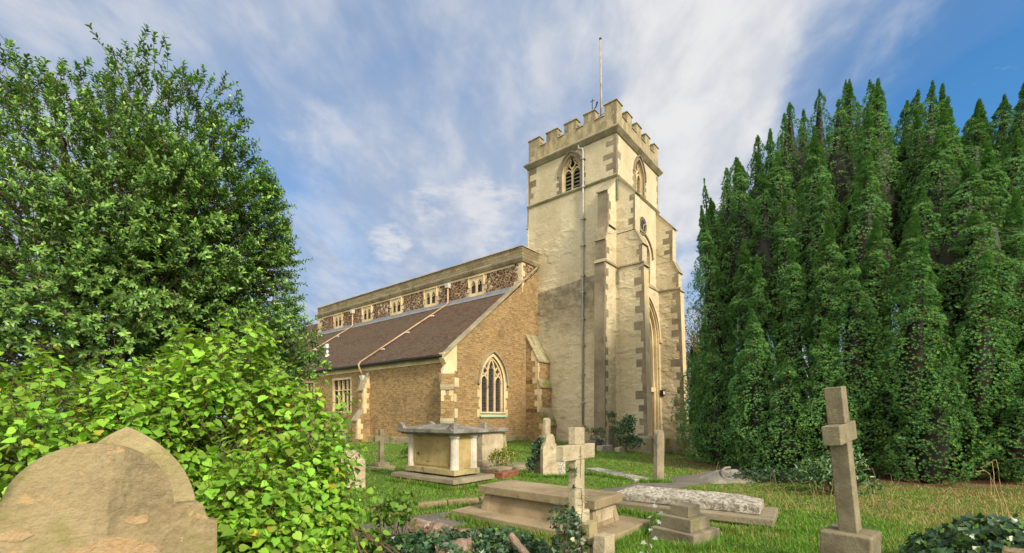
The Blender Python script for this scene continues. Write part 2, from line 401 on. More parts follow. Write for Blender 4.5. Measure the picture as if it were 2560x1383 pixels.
# ------------------------------------------------------------------ mesh builders
class MB:
    def __init__(self):
        self.v = []
        self.f = []
        self.m = []

    def add(self, vs, fs, mat=None):
        o = len(self.v)
        self.m.append((o, len(self.f)))
        if mat is not None:
            vs = [mat @ Vector(p_) for p_ in vs]
        self.v += [tuple(p_) for p_ in vs]
        self.f += [tuple(i + o for i in f) for f in fs]
        return self

    def box(self, x0, x1, y0, y1, z0, z1, mat=None):
        vs = [(x, y, z) for z in (z0, z1) for x, y in ((x0, y0), (x1, y0), (x1, y1), (x0, y1))]
        return self.add(vs, [(3, 2, 1, 0), (4, 5, 6, 7), (0, 1, 5, 4), (1, 2, 6, 5), (2, 3, 7, 6), (3, 0, 4, 7)], mat)

    def frustum(self, a, b, mat=None):
        """a, b = (x0,x1,y0,y1,z) bottom and top"""
        vs = [(a[0], a[2], a[4]), (a[1], a[2], a[4]), (a[1], a[3], a[4]), (a[0], a[3], a[4]),
              (b[0], b[2], b[4]), (b[1], b[2], b[4]), (b[1], b[3], b[4]), (b[0], b[3], b[4])]
        return self.add(vs, [(3, 2, 1, 0), (4, 5, 6, 7), (0, 1, 5, 4), (1, 2, 6, 5), (2, 3, 7, 6), (3, 0, 4, 7)], mat)

    def extrude(self, loop, f0, f1, mat=None):
        """loop of 2D points, f0/f1 map (u,v)->3D for the two ends"""
        n = len(loop)
        vs = [f0(*q) for q in loop] + [f1(*q) for q in loop]
        tri = tessellate_polygon([[Vector((q[0], q[1], 0)) for q in loop]])
        fs = [tuple(t_) for t_ in tri] + [tuple(i + n for i in reversed(t_)) for t_ in tri]
        fs += [(i, (i + 1) % n, (i + 1) % n + n, i + n) for i in range(n)]
        return self.add(vs, fs, mat)

    def tube(self, pts, r, n=8, mat=None, cap=True):
        pts = [Vector(q) for q in pts]
        rs = r if isinstance(r, (list, tuple)) else [r] * len(pts)
        vs = []
        prev = None
        for i, q in enumerate(pts):
            d = (pts[min(i + 1, len(pts) - 1)] - pts[max(i - 1, 0)]).normalized()
            u = prev if prev is not None else (Vector((0, 0, 1)) if abs(d.z) < 0.9 else Vector((1, 0, 0)))
            u = (u - d * u.dot(d)).normalized()
            prev = u
            s_ = d.cross(u)
            for k in range(n):
                a_ = 2 * math.pi * k / n
                vs.append(q + (u * math.cos(a_) + s_ * math.sin(a_)) * rs[i])
        fs = []
        for i in range(len(pts) - 1):
            for k in range(n):
                fs.append((i * n + k, i * n + (k + 1) % n, (i + 1) * n + (k + 1) % n, (i + 1) * n + k))
        if cap:
            fs.append(tuple(range(n - 1, -1, -1)))
            fs.append(tuple((len(pts) - 1) * n + k for k in range(n)))
        return self.add(vs, fs, mat)

    def bar(self, pts, wd, P, d0, d1, closed=False):
        """flat stone bar following a 2D path; P(u,z,d)"""
        n = len(pts)
        L, Rr = [], []
        for i in range(n):
            a_ = Vector(pts[(i - 1) % n] if (closed or i) else pts[0])
            b_ = Vector(pts[(i + 1) % n] if (closed or i < n - 1) else pts[-1])
            d = (b_ - a_).normalized()
            nn = Vector((-d.y, d.x)) * wd / 2
            q = Vector(pts[i])
            L.append(q + nn)
            Rr.append(q - nn)
        vs = []
        for i in range(n):
            vs += [P(L[i].x, L[i].y, d0), P(Rr[i].x, Rr[i].y, d0), P(Rr[i].x, Rr[i].y, d1), P(L[i].x, L[i].y, d1)]
        fs = []
        m_ = n if closed else n - 1
        for i in range(m_):
            j = (i + 1) % n
            for k in range(4):
                fs.append((i * 4 + k, i * 4 + (k + 1) % 4, j * 4 + (k + 1) % 4, j * 4 + k))
        if not closed:
            fs += [(0, 1, 2, 3), tuple((n - 1) * 4 + k for k in (3, 2, 1, 0))]
        return self.add(vs, fs)

    def pieces(self, name, mat, parent=None, **k):
        """one object per add() call"""
        out = []
        for (v0, f0), (v1, f1) in zip(self.m, self.m[1:] + [(len(self.v), len(self.f))]):
            q = MB()
            q.add(self.v[v0:v1], [tuple(i - v0 for i in f) for f in self.f[f0:f1]])
            out.append(q.build(name, mat, parent, **k))
        return out

    def build(self, name, mat, parent=None, bevel=0, smooth=False, slope_uv=None, rough=0, cuts=0):
        me = bpy.data.meshes.new(name)
        me.from_pydata(self.v, [], self.f)
        bm = bmesh.new()
        bm.from_mesh(me)
        bmesh.ops.recalc_face_normals(bm, faces=bm.faces)
        if cuts:
            bmesh.ops.triangulate(bm, faces=[f for f in bm.faces if len(f.verts) > 4])
            for _ in range(cuts):
                lens = sorted(e.calc_length() for e in bm.edges)
                lim = max(lens[-1] * 0.55, 0.02)
                es = [e for e in bm.edges if e.calc_length() > lim]
                bmesh.ops.subdivide_edges(bm, edges=es, cuts=1, use_grid_fill=True)
            bmesh.ops.triangulate(bm, faces=bm.faces)
        if rough:
            bmesh.ops.remove_doubles(bm, verts=bm.verts, dist=0.0004)
            bm.normal_update()
            seed = Vector((random.random() * 50, random.random() * 50, 0))
            for v_ in bm.verts:
                q = v_.co
                k = noise.noise(q * 3.1 + seed) * 0.6 + noise.noise(q * 11 + seed) * 0.4 + noise.noise(q * 30 + seed) * 0.2
                v_.co = q + v_.normal * (k * rough)
        uvl = bm.loops.layers.uv.new('UVMap')
        for f in bm.faces:
            n_ = f.normal
            for lp in f.loops:
                c = lp.vert.co
                if slope_uv:
                    lp[uvl].uv = slope_uv(c)
                elif abs(n_.z) > 0.75:
                    lp[uvl].uv = (c.x, c.y)
                elif abs(n_.x) > abs(n_.y):
                    lp[uvl].uv = (c.y, c.z)
                else:
                    lp[uvl].uv = (c.x, c.z)
            f.smooth = smooth
        bm.to_mesh(me)
        bm.free()
        me.materials.append(mat)
        o = bpy.data.objects.new(name, me)
        COL.objects.link(o)
        if parent:
            o.parent = parent
        if bevel:
            b_ = o.modifiers.new('bevel', 'BEVEL')
            b_.width = bevel
            b_.segments = 2
            b_.limit_method = 'ANGLE'
            b_.angle_limit = R(40)
        return o


def fast_mesh(name, V, F, mat, parent=None, col=None, smooth=False):
    """V (n,3) F (m,k) numpy"""
    me = bpy.data.meshes.new(name)
    n, (mf, k) = len(V), F.shape
    me.vertices.add(n)
    me.vertices.foreach_set('co', np.ascontiguousarray(V, dtype=np.float32).ravel())
    me.loops.add(mf * k)
    me.loops.foreach_set('vertex_index', np.ascontiguousarray(F, dtype=np.int32).ravel())
    me.polygons.add(mf)
    me.polygons.foreach_set('loop_start', np.arange(0, mf * k, k, dtype=np.int32))
    me.polygons.foreach_set('loop_total', np.full(mf, k, dtype=np.int32))
    if smooth:
        me.polygons.foreach_set('use_smooth', np.ones(mf, dtype=bool))
    if col is not None:
        ca = me.color_attributes.new('Col', 'FLOAT_COLOR', 'POINT')
        c4 = np.ones((n, 4), dtype=np.float32)
        c4[:, :3] = col
        ca.data.foreach_set('color', c4.ravel())
    me.update(calc_edges=True)
    me.materials.append(mat)
    o = bpy.data.objects.new(name, me)
    COL.objects.link(o)
    if parent:
        o.parent = parent
    return o


def norm(a):
    return a / np.maximum(np.linalg.norm(a, axis=-1, keepdims=True), 1e-9)


def scatter(name, tv, tf, pos, fwd, nrm, size, col, mat, parent=None, width=None, smooth=False):
    """leaf template tv (x along fwd, y across, z along normal)"""
    tv = np.array(tv, dtype=float)
    tf = np.array(tf)
    fwd = norm(fwd)
    side = norm(np.cross(nrm, fwd))
    nn = np.cross(fwd, side)
    s = size[:, None, None]
    wd = s if width is None else width[:, None, None]
    V = pos[:, None, :] + s * tv[None, :, 0:1] * fwd[:, None, :] + wd * tv[None, :, 1:2] * side[:, None, :] + s * tv[None, :, 2:3] * nn[:, None, :]
    k = len(tv)
    F = tf[None] + (np.arange(len(pos)) * k)[:, None, None]
    C = np.repeat(col, k, axis=0)
    return fast_mesh(name, V.reshape(-1, 3), F.reshape(-1, tf.shape[1]), mat, parent, C, smooth)


def tag(o, label, cat, group=None, kind=None):
    if label:
        o['label'] = label
    if cat:
        o['category'] = cat
    if group:
        o['group'] = group
    if kind:
        o['kind'] = kind
    return o


def thing(name, loc, rz=0.0, label=None, cat=None, group=None, rx=0.0, ry=0.0):
    o = bpy.data.objects.new(name, None)
    o.empty_display_size = 0.2
    COL.objects.link(o)
    o.location = loc
    o.rotation_euler = (rx, ry, rz)
    tag(o, label, cat, group)
    return o


def vnoise(x, y, s, seed=0.0):
    return noise.noise(Vector((x * s + seed, y * s - seed, seed)))


def sm(x):
    x = min(max(x, 0.0), 1.0)
    return x * x * (3 - 2 * x)


def ground(x, y):
    z = -0.14 * min(max(x - 4.0, 0), 9.0) * sm((y - 13) / 13)
    z += 0.035 * vnoise(x, y, 0.35, 3) * sm((y - 3) / 4) + 0.012 * vnoise(x, y, 1.4, 9)
    return z


def at(px, py, D):
    return Vector(((px - CX) / FPX * D, D, EYE + (CY - py) / FPX * D))


def gat(px, D, dz=0.0):
    x = (px - CX) / FPX * D
    return Vector((x, D, ground(x, D) + dz))


CA = math.atan2(0.7708, 0.6371)      # church axis: local x runs south, local y runs east

# ------------------------------------------------------------------ ground
def path_d(x, y):
    """signed-ish distance to the path centre line, half width included"""
    pts = [(-3.2, 4.9), (-1.9, 6.2), (-0.6, 7.3), (1.2, 8.6), (2.9, 9.9), (5.0, 11.6), (6.6, 13.2), (8.5, 14.6), (11, 16.5)]
    best = 9
    for (x0, y0), (x1, y1) in zip(pts, pts[1:]):
        dx, dy = x1 - x0, y1 - y0
        t_ = min(max(((x - x0) * dx + (y - y0) * dy) / (dx * dx + dy * dy), 0), 1)
        best = min(best, math.hypot(x - x0 - t_ * dx, y - y0 - t_ * dy))
    return best


def build_ground():
    xs = np.concatenate([np.linspace(-600, -40, 12)[:-1], np.linspace(-40, -8, 30)[:-1], np.linspace(-8, 16, 150)[:-1], np.linspace(16, 50, 34)[:-1], np.linspace(50, 600, 12)])
    ys = np.concatenate([np.linspace(-400, -5, 10)[:-1], np.linspace(-5, 4, 20)[:-1], np.linspace(4, 20, 130)[:-1], np.linspace(20, 60, 60)[:-1], np.linspace(60, 1500, 16)])
    V = np.array([(x, y, ground(x, y)) for y in ys for x in xs])
    nx = len(xs)
    i, j = np.meshgrid(np.arange(nx - 1), np.arange(len(ys) - 1))
    b = (j * nx + i).ravel()
    F = np.stack([b, b + 1, b + nx + 1, b + nx], 1)
    m, t, p = new_mat('lawn_soil')
    v = obj_vec(t)
    a_ = t.noise(v, 0.6, 5, 0.65)
    base = t.mix(t.ramp(a_, 0.35, 0.65), (0.055, 0.11, 0.016), (0.105, 0.15, 0.03))
    base = t.mix(t.ramp(t.noise(v, 2.6, 7, 0.7), 0.5, 0.72, 0, 0.75), base, (0.17, 0.135, 0.06))
    base = t.mix(t.ramp(t.noise(v, 14, 6, 0.75), 0.4, 0.7, 0, 0.5), base, (0.04, 0.055, 0.012))
    s = t.a('ShaderNodeSeparateXYZ', {0: v})
    # brown needle litter below the yews
    dx = t.math('SUBTRACT', s.outputs[0], 12.0)
    dy = t.math('SUBTRACT', s.outputs[1], 15.0)
    dd = t.math('SQRT', t.math('ADD', t.math('MULTIPLY', t.math('MULTIPLY', dx, dx), 0.75), t.math('MULTIPLY', dy, dy)))
    dd = t.math('ADD', dd, t.math('MULTIPLY', t.noise(v, 1.2, 5, 0.7), 1.6))
    lit = t.mix(t.ramp(t.noise(v, 18, 5, 0.7), 0.35, 0.65), (0.30, 0.17, 0.09), (0.14, 0.085, 0.05))
    base = t.mix(t.ramp(dd, 6.2, 5.5), base, lit)
    t.put(p.inputs['Base Color'], base)
    t.put(p.inputs['Normal'], t.bump(t.noise(v, 30, 6, 0.7), 0.8, 0.03))
    o = fast_mesh('ground', V, F, m, smooth=True)
    tag(o, 'churchyard lawn of rough green grass around the church', 'ground', kind='structure')
    # path sheet
    V, F = [], []
    c = [(-3.2, 4.9), (-1.9, 6.2), (-0.6, 7.3), (1.2, 8.6), (2.9, 9.9), (5.0, 11.6), (6.6, 13.2), (8.5, 14.6), (11, 16.5)]
    cc = []
    for (x0, y0), (x1, y1) in zip(c, c[1:]):
        for k in range(10):
            cc.append((x0 + (x1 - x0) * k / 10, y0 + (y1 - y0) * k / 10))
    for k, (x, y) in enumerate(cc):
        a0 = cc[max(k - 4, 0)]
        a1 = cc[min(k + 4, len(cc) - 1)]
        d = Vector((a1[0] - a0[0], a1[1] - a0[1], 0)).normalized()
        nn = Vector((-d.y, d.x, 0))
        w0 = 0.50 + 0.10 * vnoise(k, 0, 0.35, 2)
        w1 = 0.50 + 0.10 * vnoise(k, 0, 0.35, 8)
        for q in range(7):
            tt = -w0 + (w0 + w1) * q / 6
            X, Y = x + nn.x * tt, y + nn.y * tt
            V.append((X, Y, ground(X, Y) + 0.012 - 0.010 * (abs(q - 3) / 3) ** 3))
    for k in range(len(cc) - 1):
        for q in range(6):
            F.append((k * 7 + q, k * 7 + q + 1, (k + 1) * 7 + q + 1, (k + 1) * 7 + q))
    m, t, p = new_mat('path_gravel')
    v = obj_vec(t)
    base = t.mix(t.ramp(t.noise(v, 1.5, 5, 0.7), 0.35, 0.65), (0.165, 0.15, 0.135), (0.24, 0.21, 0.18))
    base = t.mix(t.ramp(t.noise(v, 45, 4, 0.8), 0.4, 0.6, 0, 0.7), base, (0.10, 0.09, 0.075))
    base = t.mix(t.ramp(t.noise(v, 5, 6, 0.7), 0.58, 0.7, 0, 0.6), base, (0.2, 0.13, 0.07))
    t.put(p.inputs['Base Color'], base)
    t.put(p.inputs['Normal'], t.bump(t.noise(v, 60, 4, 0.7), 0.7, 0.02))
    o = fast_mesh('path', np.array(V), np.array(F), m)
    tag(o, 'narrow grey tarmac path winding between the graves', 'path', kind='structure')


build_ground()

# ------------------------------------------------------------------ church
church = thing('church', (5.962, 25.7, 0), CA, 'stone parish church with cream battlemented tower and brown tiled aisle roof', 'church')


def PN(c):      # north face at x=c, u runs east, depth goes into the wall
    return lambda u, z, d=0.0: (c + d, u, z)


def PW(c):      # west face at y=c
    return lambda u, z, d=0.0: (u, c + d, z)


def arc_top(cx, wd, zs, h, n=10):
    """points right spring -> apex -> left spring"""
    out = []
    if h >= wd:
        rr = (wd * wd + h * h) / (2 * wd)
        a1 = math.asin(min(h / rr, 1))
        for k in range(n + 1):
            a_ = a1 * k / n
            out.append((wd - rr + rr * math.cos(a_), rr * math.sin(a_)))
    else:
        for k in range(n + 1):
            a_ = math.pi / 2 * k / n
            out.append((wd * math.cos(a_) ** 0.9, h * math.sin(a_) ** 1.0))
    out[-1] = (0, h)
    rgt = [(cx + x, zs + z) for x, z in out]
    lft = [(cx - x, zs + z) for x, z in reversed(out[:-1])]
    return rgt + lft


def arch_loop(cx, wd, z0, zs, h, n=10):
    return [(cx - wd, z0), (cx + wd, z0)] + arc_top(cx, wd, zs, h, n)


def panel(mb, P, outer, holes, depth):
    loops = [outer] + [h for h in holes]
    flat = [q for lp in loops for q in lp]
    tri = tessellate_polygon([[Vector((q[0], q[1], 0)) for q in lp] for lp in loops])
    mb.add([P(q[0], q[1], 0) for q in flat], [tuple(t_) for t_ in tri])
    for h in holes:
        n = len(h)
        mb.add([P(q[0], q[1], 0) for q in h] + [P(q[0], q[1], depth) for q in h],
               [(i, (i + 1) % n, (i + 1) % n + n, i + n) for i in range(n)])


def plate(mb, P, loop, d):
    tri = tessellate_polygon([[Vector((q[0], q[1], 0)) for q in loop]])
    mb.add([P(q[0], q[1], d) for q in loop], [tuple(t_) for t_ in tri])


def ring(mb, P, outer, inner, d0, d1):
    """flat ring between two loops of the same length, extruded d0..d1"""
    n = len(outer)
    vs = [P(*q, d0) for q in outer] + [P(*q, d0) for q in inner] + [P(*q, d1) for q in outer] + [P(*q, d1) for q in inner]
    fs = []
    for i in range(n):
        j = (i + 1) % n
        fs += [(i, j, j + n, i + n), (i + 2 * n, j + 2 * n, j + 3 * n, i + 3 * n), (i, j, j + 2 * n, i + 2 * n), (i + n, j + n, j + 3 * n, i + 3 * n)]
    mb.add(vs, fs)


TW, TN = 6.15, 6.3     # west face width (x), north face length (y)
ZS = 15.32             # lower string
ZU = 17.95             # upper string
# -- tower walls
mb = MB()
belN = arch_loop(3.05, 0.64, 15.45, 16.6, 1.0)
belW = arch_loop(3.15, 0.62, 15.45, 16.6, 1.0)
upW = arch_loop(3.15, 1.6, 10.15, 12.0, 1.0, 10)
panel(mb, PN(0), [(0, 10.2), (TN + 0.12, 10.2), (TN + 0.12, ZS), (TN, ZS), (TN, 18.2), (0, 18.2)], [belN], 0.45)
panel(mb, PW(0), [(0, 10.0), (TW, 10.0), (TW, 18.2), (0, 18.2)], [belW, upW], 0.5)
mb.box(TW - 0.002, TW + 0.01, 0, TN, -1.5, 18.2)
mb.box(0, TW, TN, TN + 0.12, -1.5, 18.2)
# lower stage, battered to the west
yb = lambda z: -0.5 + 0.32 * min(max(z, 0), 10) / 10
loW = arch_loop(3.15, 2.35, -1.4, 6.6, 2.75, 12)


def PWB(u, z, d=0.0):
    return (u, yb(z) + d, z)


def dense(lp, step=1.2):
    out = []
    for i, q in enumerate(lp):
        r_ = lp[(i + 1) % len(lp)]
        k = max(1, int(math.hypot(r_[0] - q[0], r_[1] - q[1]) / step))
        out += [(q[0] + (r_[0] - q[0]) * s_ / k, q[1] + (r_[1] - q[1]) * s_ / k) for s_ in range(k)]
    return out


panel(mb, PWB, [(0, -1.5), (TW + 0.1, -1.5), (TW + 0.1, 9.95), (0, 9.95)], [loW], 0.55)
panel(mb, PN(-0.03), [(-0.30, -1.5), (TN + 0.15, -1.5), (TN + 0.15, 10.2), (-0.05, 10.2)], [], 0)
mb.add([(-0.03, -0.18, 10.2), (-0.03, TN + .15, 10.2), (0, TN + .12, 10.25), (0, 0, 10.25)], [(0, 1, 2, 3)])
plate(mb, PWB, loW, 0.56)
mb.build('tower_wall', M['render'], church)
# ledge where the battered stage begins
mb = MB()
mb.add([(0, -0.24, 9.95), (TW, -0.24, 9.95), (TW, 0.0, 10.22), (0, 0.0, 10.22), (0, -0.24, 9.85), (TW, -0.24, 9.85)], [(0, 1, 2, 3), (4, 5, 1, 0)])
mb.build('ledge', M['mossy'], church)

# -- string courses
for z0, pr, h in ((ZS, 0.10, 0.14), (ZU, 0.26, 0.28)):
    mb = MB()
    a0, b0_, c0 = pr * 0.25, pr, pr * 0.45
    prof = [(a0, z0 - h * 0.55), (b0_, z0 + h * 0.25), (b0_, z0 + h * 0.5), (c0, z0 + h)]
    corner = [(0, 0), (TW, 0), (TW, TN), (0, TN)]
    sg = [(-1, -1), (1, -1), (1, 1), (-1, 1)]
    vs = []
    for o_, z_ in [(-0.05, z0 - h * 0.55)] + prof + [(-0.05, z0 + h)]:
        for (cx_, cy_), (sx, sy) in zip(corner, sg):
            vs.append((cx_ + sx * o_, cy_ + sy * o_, z_))
    k = len(prof) + 2
    fs = [(i * 4 + j, i * 4 + (j + 1) % 4, (i + 1) * 4 + (j + 1) % 4, (i + 1) * 4 + j) for i in range(k - 1) for j in range(4)]
    mb.add(vs, fs)
    mb.build('string_course', M['coping'] if h > 0.2 else M['mossy'], church)

# -- parapet with merlons
mb = MB()
cap = MB()
PT = 0.42
Z0, Z1, Z2 = 18.2, 19.05, 19.66
mb.box(0, TW, 0.001, PT, Z0, Z1)
mb.box(0.001, PT, PT, TN, Z0, Z1)
mb.box(TW - PT, TW, PT, TN, Z0, Z1)
mb.box(PT, TW - PT, TN - PT, TN, Z0, Z1)
segN = [(0, 0.76), (1.40, 2.13), (2.66, 3.52), (4.04, 4.88), (5.42, TN)]
segW = [(0, 0.70), (1.36, 2.05), (2.70, 3.40), (4.07, 4.76), (5.45, TW)]


def merlon(x0, x1, y0, y1):
    mb.box(x0, x1, y0, y1, Z1, Z2)
    o_ = 0.055
    cap.frustum((x0 - o_, x1 + o_, y0 - o_, y1 + o_, Z2), (x0 - o_ + .02, x1 + o_ - .02, y0 - o_ + .02, y1 + o_ - .02, Z2 + 0.07))


for a_, b_ in segN:
    merlon(0, PT, a_, b_)
    merlon(TW - PT, TW, a_, b_)
for a_, b_ in segW[1:-1]:
    merlon(a_, b_, 0, PT)
    merlon(a_, b_, TN - PT, TN)
mb.box(PT + .001, 0.70, 0, PT, Z1, Z2)
cap.frustum((PT + .06, 0.76, -.055, PT + .055, Z2), (PT + .06, 0.74, -.035, PT + .035, Z2 + 0.069))
mb.box(5.45, TW - PT - .001, 0, PT, Z1, Z2)
cap.frustum((5.39, TW - PT - .06, -.055, PT + .055, Z2), (5.41, TW - PT - .06, -.035, PT + .035, Z2 + 0.069))
for (a_, b_), (c_, d_) in zip(segN, segN[1:]):
    cap.frustum((-.05, PT + .05, b_ + .002, c_ - .002, Z1), (-.03, PT + .03, b_ + .002, c_ - .002, Z1 + .06))
for (a_, b_), (c_, d_) in zip(segW, segW[1:]):
    cap.frustum((b_ + .002, c_ - .002, -.05, PT + .05, Z1), (b_ + .002, c_ - .002, -.03, PT + .03, Z1 + .06))
mb.build('parapet', M['render'], church)
cap.pieces('merlon_coping', M['coping'], church)
mb = MB().box(PT, TW - PT, PT, TN - PT, 18.3, 18.5)
mb.build('tower_roof', M['lead'], church)

# -- quoins: slightly proud alternating blocks
random.seed(3)


def quoins(P, u_edge, sgn, z0, z1, lo=0.18, hi=0.42, hh=0.36, skip=0.0, proud=0.008, name='quoins', mat='quoin', gap=False):
    q = MB()
    z = z0
    k = 0
    while z < z1 - 0.05:
        h = hh * random.uniform(0.75, 1.25)
        h = min(h, z1 - z)
        wd = (hi if k % 2 else lo) * random.uniform(0.5, 1.35)
        if random.random() >= skip:
            u0, u1 = sorted((u_edge, u_edge + sgn * wd))
            pts = [(u0, z), (u1, z), (u1, z + h - 0.008), (u0, z + h - 0.008)]
            q.extrude(pts, lambda u, v_: P(u, v_, -proud), lambda u, v_: P(u, v_, 0.03))
        z += h
        k += 1
    q.build(name, M[mat], church)


quoins(PN(0), 0.0, 1, ZS + 0.16, ZU - 0.18, 0.2, 0.62)
quoins(PW(0), 0.0, 1, ZS + 0.16, ZU - 0.18, 0.16, 0.42)
quoins(PN(0), TN, -1, ZS + 0.16, ZU - 0.18, 0.16, 0.5)
quoins(PW(0), TW, -1, ZS + 0.16, ZU - 0.18, 0.1, 0.34)
quoins(PN(0), 0.0, 1, Z0 + .1, Z2 - .01, 0.2, 0.5, 0.3, proud=0.006)
quoins(PN(0), TN, -1, Z0 + .1, Z2 - .01, 0.2, 0.5, 0.3, proud=0.006)
for a_, b_ in segN[1:-1]:
    quoins(PN(0), b_, -1, Z1 + .07, Z2 - .01, 0.3, 0.3, 0.6, proud=0.006)
    quoins(PN(0), a_, 1, Z1 + .07, Z2 - .01, 0.2, 0.2, 0.6, proud=0.006)


# -- belfry windows
def belfry(P, cx, wd, name):
    root = MB()
    out = arch_loop(cx, wd + 0.22, 15.38, 16.6, 1.22)
    inn = arch_loop(cx, wd, 15.45, 16.6, 1.0)
    ring(root, P, out, inn, -0.012, 0.05)
    fr = root.build(name, M['quoin'], church)
    # side blocks of the surround
    q = MB()
    for s_ in (-1, 1):
        for z_, l_ in ((15.45, 0.30), (15.95, 0.38), (16.35, 0.28)):
            u0, u1 = sorted((cx + s_ * (wd + 0.221), cx + s_ * (wd + 0.22 + l_ * 0.5)))
            q.extrude([(u0, z_), (u1, z_), (u1, z_ + 0.26), (u0, z_ + 0.26)], lambda u, v_: P(u, v_, -0.008), lambda u, v_: P(u, v_, 0.03))
    q.pieces('surround_block', M['quoin'], fr)
    h = MB()
    h.bar(arc_top(cx, wd + 0.26, 16.55, 1.30), 0.09, P, -0.085, 0.02)
    h.build('hood_mould', M['quoin'], fr)
    tr = MB()
    tr.bar([(cx, 15.45), (cx, 16.95)], 0.10, P, 0.17, 0.30)
    for s_ in (-1, 1):
        c2 = cx + s_ * wd / 2
        tr.bar(arc_top(c2, wd / 2 - 0.02, 16.45, 0.42, 6), 0.07, P, 0.18, 0.29)
        tr.bar([(cx, 16.8), (cx + s_ * wd * 0.28, 17.05), (cx + s_ * wd * 0.40, 17.25)], 0.07, P, 0.18, 0.29)
        tr.bar([(cx + s_ * wd * 0.12, 17.45), (cx + s_ * wd * 0.25, 17.2), (cx + s_ * wd * 0.6, 17.05), (cx + s_ * wd * 0.72, 16.85)], 0.05, P, 0.19, 0.28)
        tr.bar([(cx + s_ * (wd - 0.05), 15.45), (cx + s_ * (wd - 0.05), 16.6)] + [(cx + s_ * (q_[0] - cx), q_[1]) for q_ in arc_top(cx, wd - 0.05, 16.6, 0.93)[:10]], 0.09, P, 0.16, 0.3)
    tr.build('tracery', M['bath'], fr)
    for k in range(6):
        z_ = 15.55 + k * 0.235
        lv = MB()
        half = wd - 0.04
        vs = [P(cx - half, z_, 0.30), P(cx + half, z_, 0.30), P(cx + half, z_ + 0.16, 0.44), P(cx - half, z_ + 0.16, 0.44),
              P(cx - half, z_ - 0.03, 0.30), P(cx + half, z_ - 0.03, 0.30), P(cx + half, z_ + 0.13, 0.44), P(cx - half, z_ + 0.13, 0.44)]
        lv.add(vs, [(0, 1, 2, 3), (4, 5, 6, 7), (0, 1, 5, 4), (3, 2, 6, 7)])
        lv.build('louvre', M['timber'], fr)
    bk = MB()
    plate(bk, P, inn, 0.46)
    bk.build('dark_opening', M['dark'], fr)
    sl = MB()
    sl.extrude([(cx - wd - 0.2, 15.36), (cx + wd + 0.2, 15.36), (cx + wd + 0.2, 15.47), (cx - wd - 0.2, 15.47)], lambda u, v_: P(u, v_, -0.06), lambda u, v_: P(u, v_, 0.2))
    sl.build('sill', M['mossy'], fr)


belfry(PN(0), 3.05, 0.64, 'belfry_window')
belfry(PW(0), 3.15, 0.62, 'belfry_window')


# -- buttresses (footprints in church coordinates), stages listed top down
def tiled_slope(mb_, pts4):
    mb_.add(pts4, [(0, 1, 2, 3)])


def buttress_w(name, x0, x1, stages, ybot, zbot=-1.5, wallmat='render', capmat='coping', y_in=0.3, q=True, xg=0.0):
    """west projecting; stages: (y_out, z_top_outer, y_prev, z_top_inner, z_low)"""
    mb_ = MB()
    cp = MB()
    for (yo, zt, yp, zi, zl), e in zip(stages, range(9)):
        g = xg * e
        yl = ybot if zl <= zbot else yo
        xa, xb = x0 - g, x1 + g
        mb_.add([(xa, yo, zt), (xb, yo, zt), (xb, yp, zi), (xa, yp, zi), (xa, yl, zl), (xb, yl, zl), (xb, y_in, zl), (xa, y_in, zl), (xa, y_in, zi), (xb, y_in, zi)],
                [(4, 5, 1, 0), (0, 1, 2, 3), (4, 0, 3, 8, 7), (5, 6, 9, 2, 1), (3, 2, 9, 8)])
        o_ = 0.05
        n_ = Vector((0, zt - zi, yo - yp))
        n_ = Vector((0, -(zi - zt), (yp - yo))).normalized() * 0.05
        d_ = Vector((0, yo - yp, zt - zi)).normalized() * 0.10
        A_, B_ = Vector((0, yo, zt)) + d_, Vector((0, yp, zi))
        vs = []
        for xx in (xa - o_, xb + o_):
            for q_ in (A_, B_, B_ + n_, A_ + n_):
                vs.append((xx, q_.y, q_.z))
        cp.add(vs, [(0, 1, 2, 3), (4, 5, 6, 7), (0, 4, 5, 1), (3, 7, 6, 2), (0, 4, 7, 3), (1, 5, 6, 2)])
    b_ = mb_.build(name, M[wallmat], church)
    cp.pieces('weathering', M[capmat], b_)
    return b_


def buttress_n(name, y0, y1, stages, xbot, zbot=-1.5, wallmat='render', capmat='coping', x_in=0.3):
    mb_ = MB()
    cp = MB()
    for (xo, zt, xp, zi, zl) in stages:
        xl = xbot if zl <= zbot else xo
        mb_.add([(xo, y0, zt), (xo, y1, zt), (xp, y1, zi), (xp, y0, zi), (xl, y0, zl), (xl, y1, zl), (x_in, y1, zl), (x_in, y0, zl), (x_in, y0, zi), (x_in, y1, zi)],
                [(4, 5, 1, 0), (0, 1, 2, 3), (4, 0, 3, 8, 7), (5, 6, 9, 2, 1), (3, 2, 9, 8)])
        n_ = Vector((-(zi - zt), 0, (xp - xo))).normalized() * 0.05
        d_ = Vector((xo - xp, 0, zt - zi)).normalized() * 0.10
        A_, B_ = Vector((xo, 0, zt)) + d_, Vector((xp, 0, zi))
        vs = []
        for yy in (y0 - .04, y1 + .04):
            for q_ in (A_, B_, B_ + n_, A_ + n_):
                vs.append((q_.x, yy, q_.z))
        cp.add(vs, [(0, 1, 2, 3), (4, 5, 6, 7), (0, 4, 5, 1), (3, 7, 6, 2), (0, 4, 7, 3), (1, 5, 6, 2)])
    b_ = mb_.build(name, M[wallmat], church)
    cp.pieces('weathering', M[capmat], b_)
    return b_


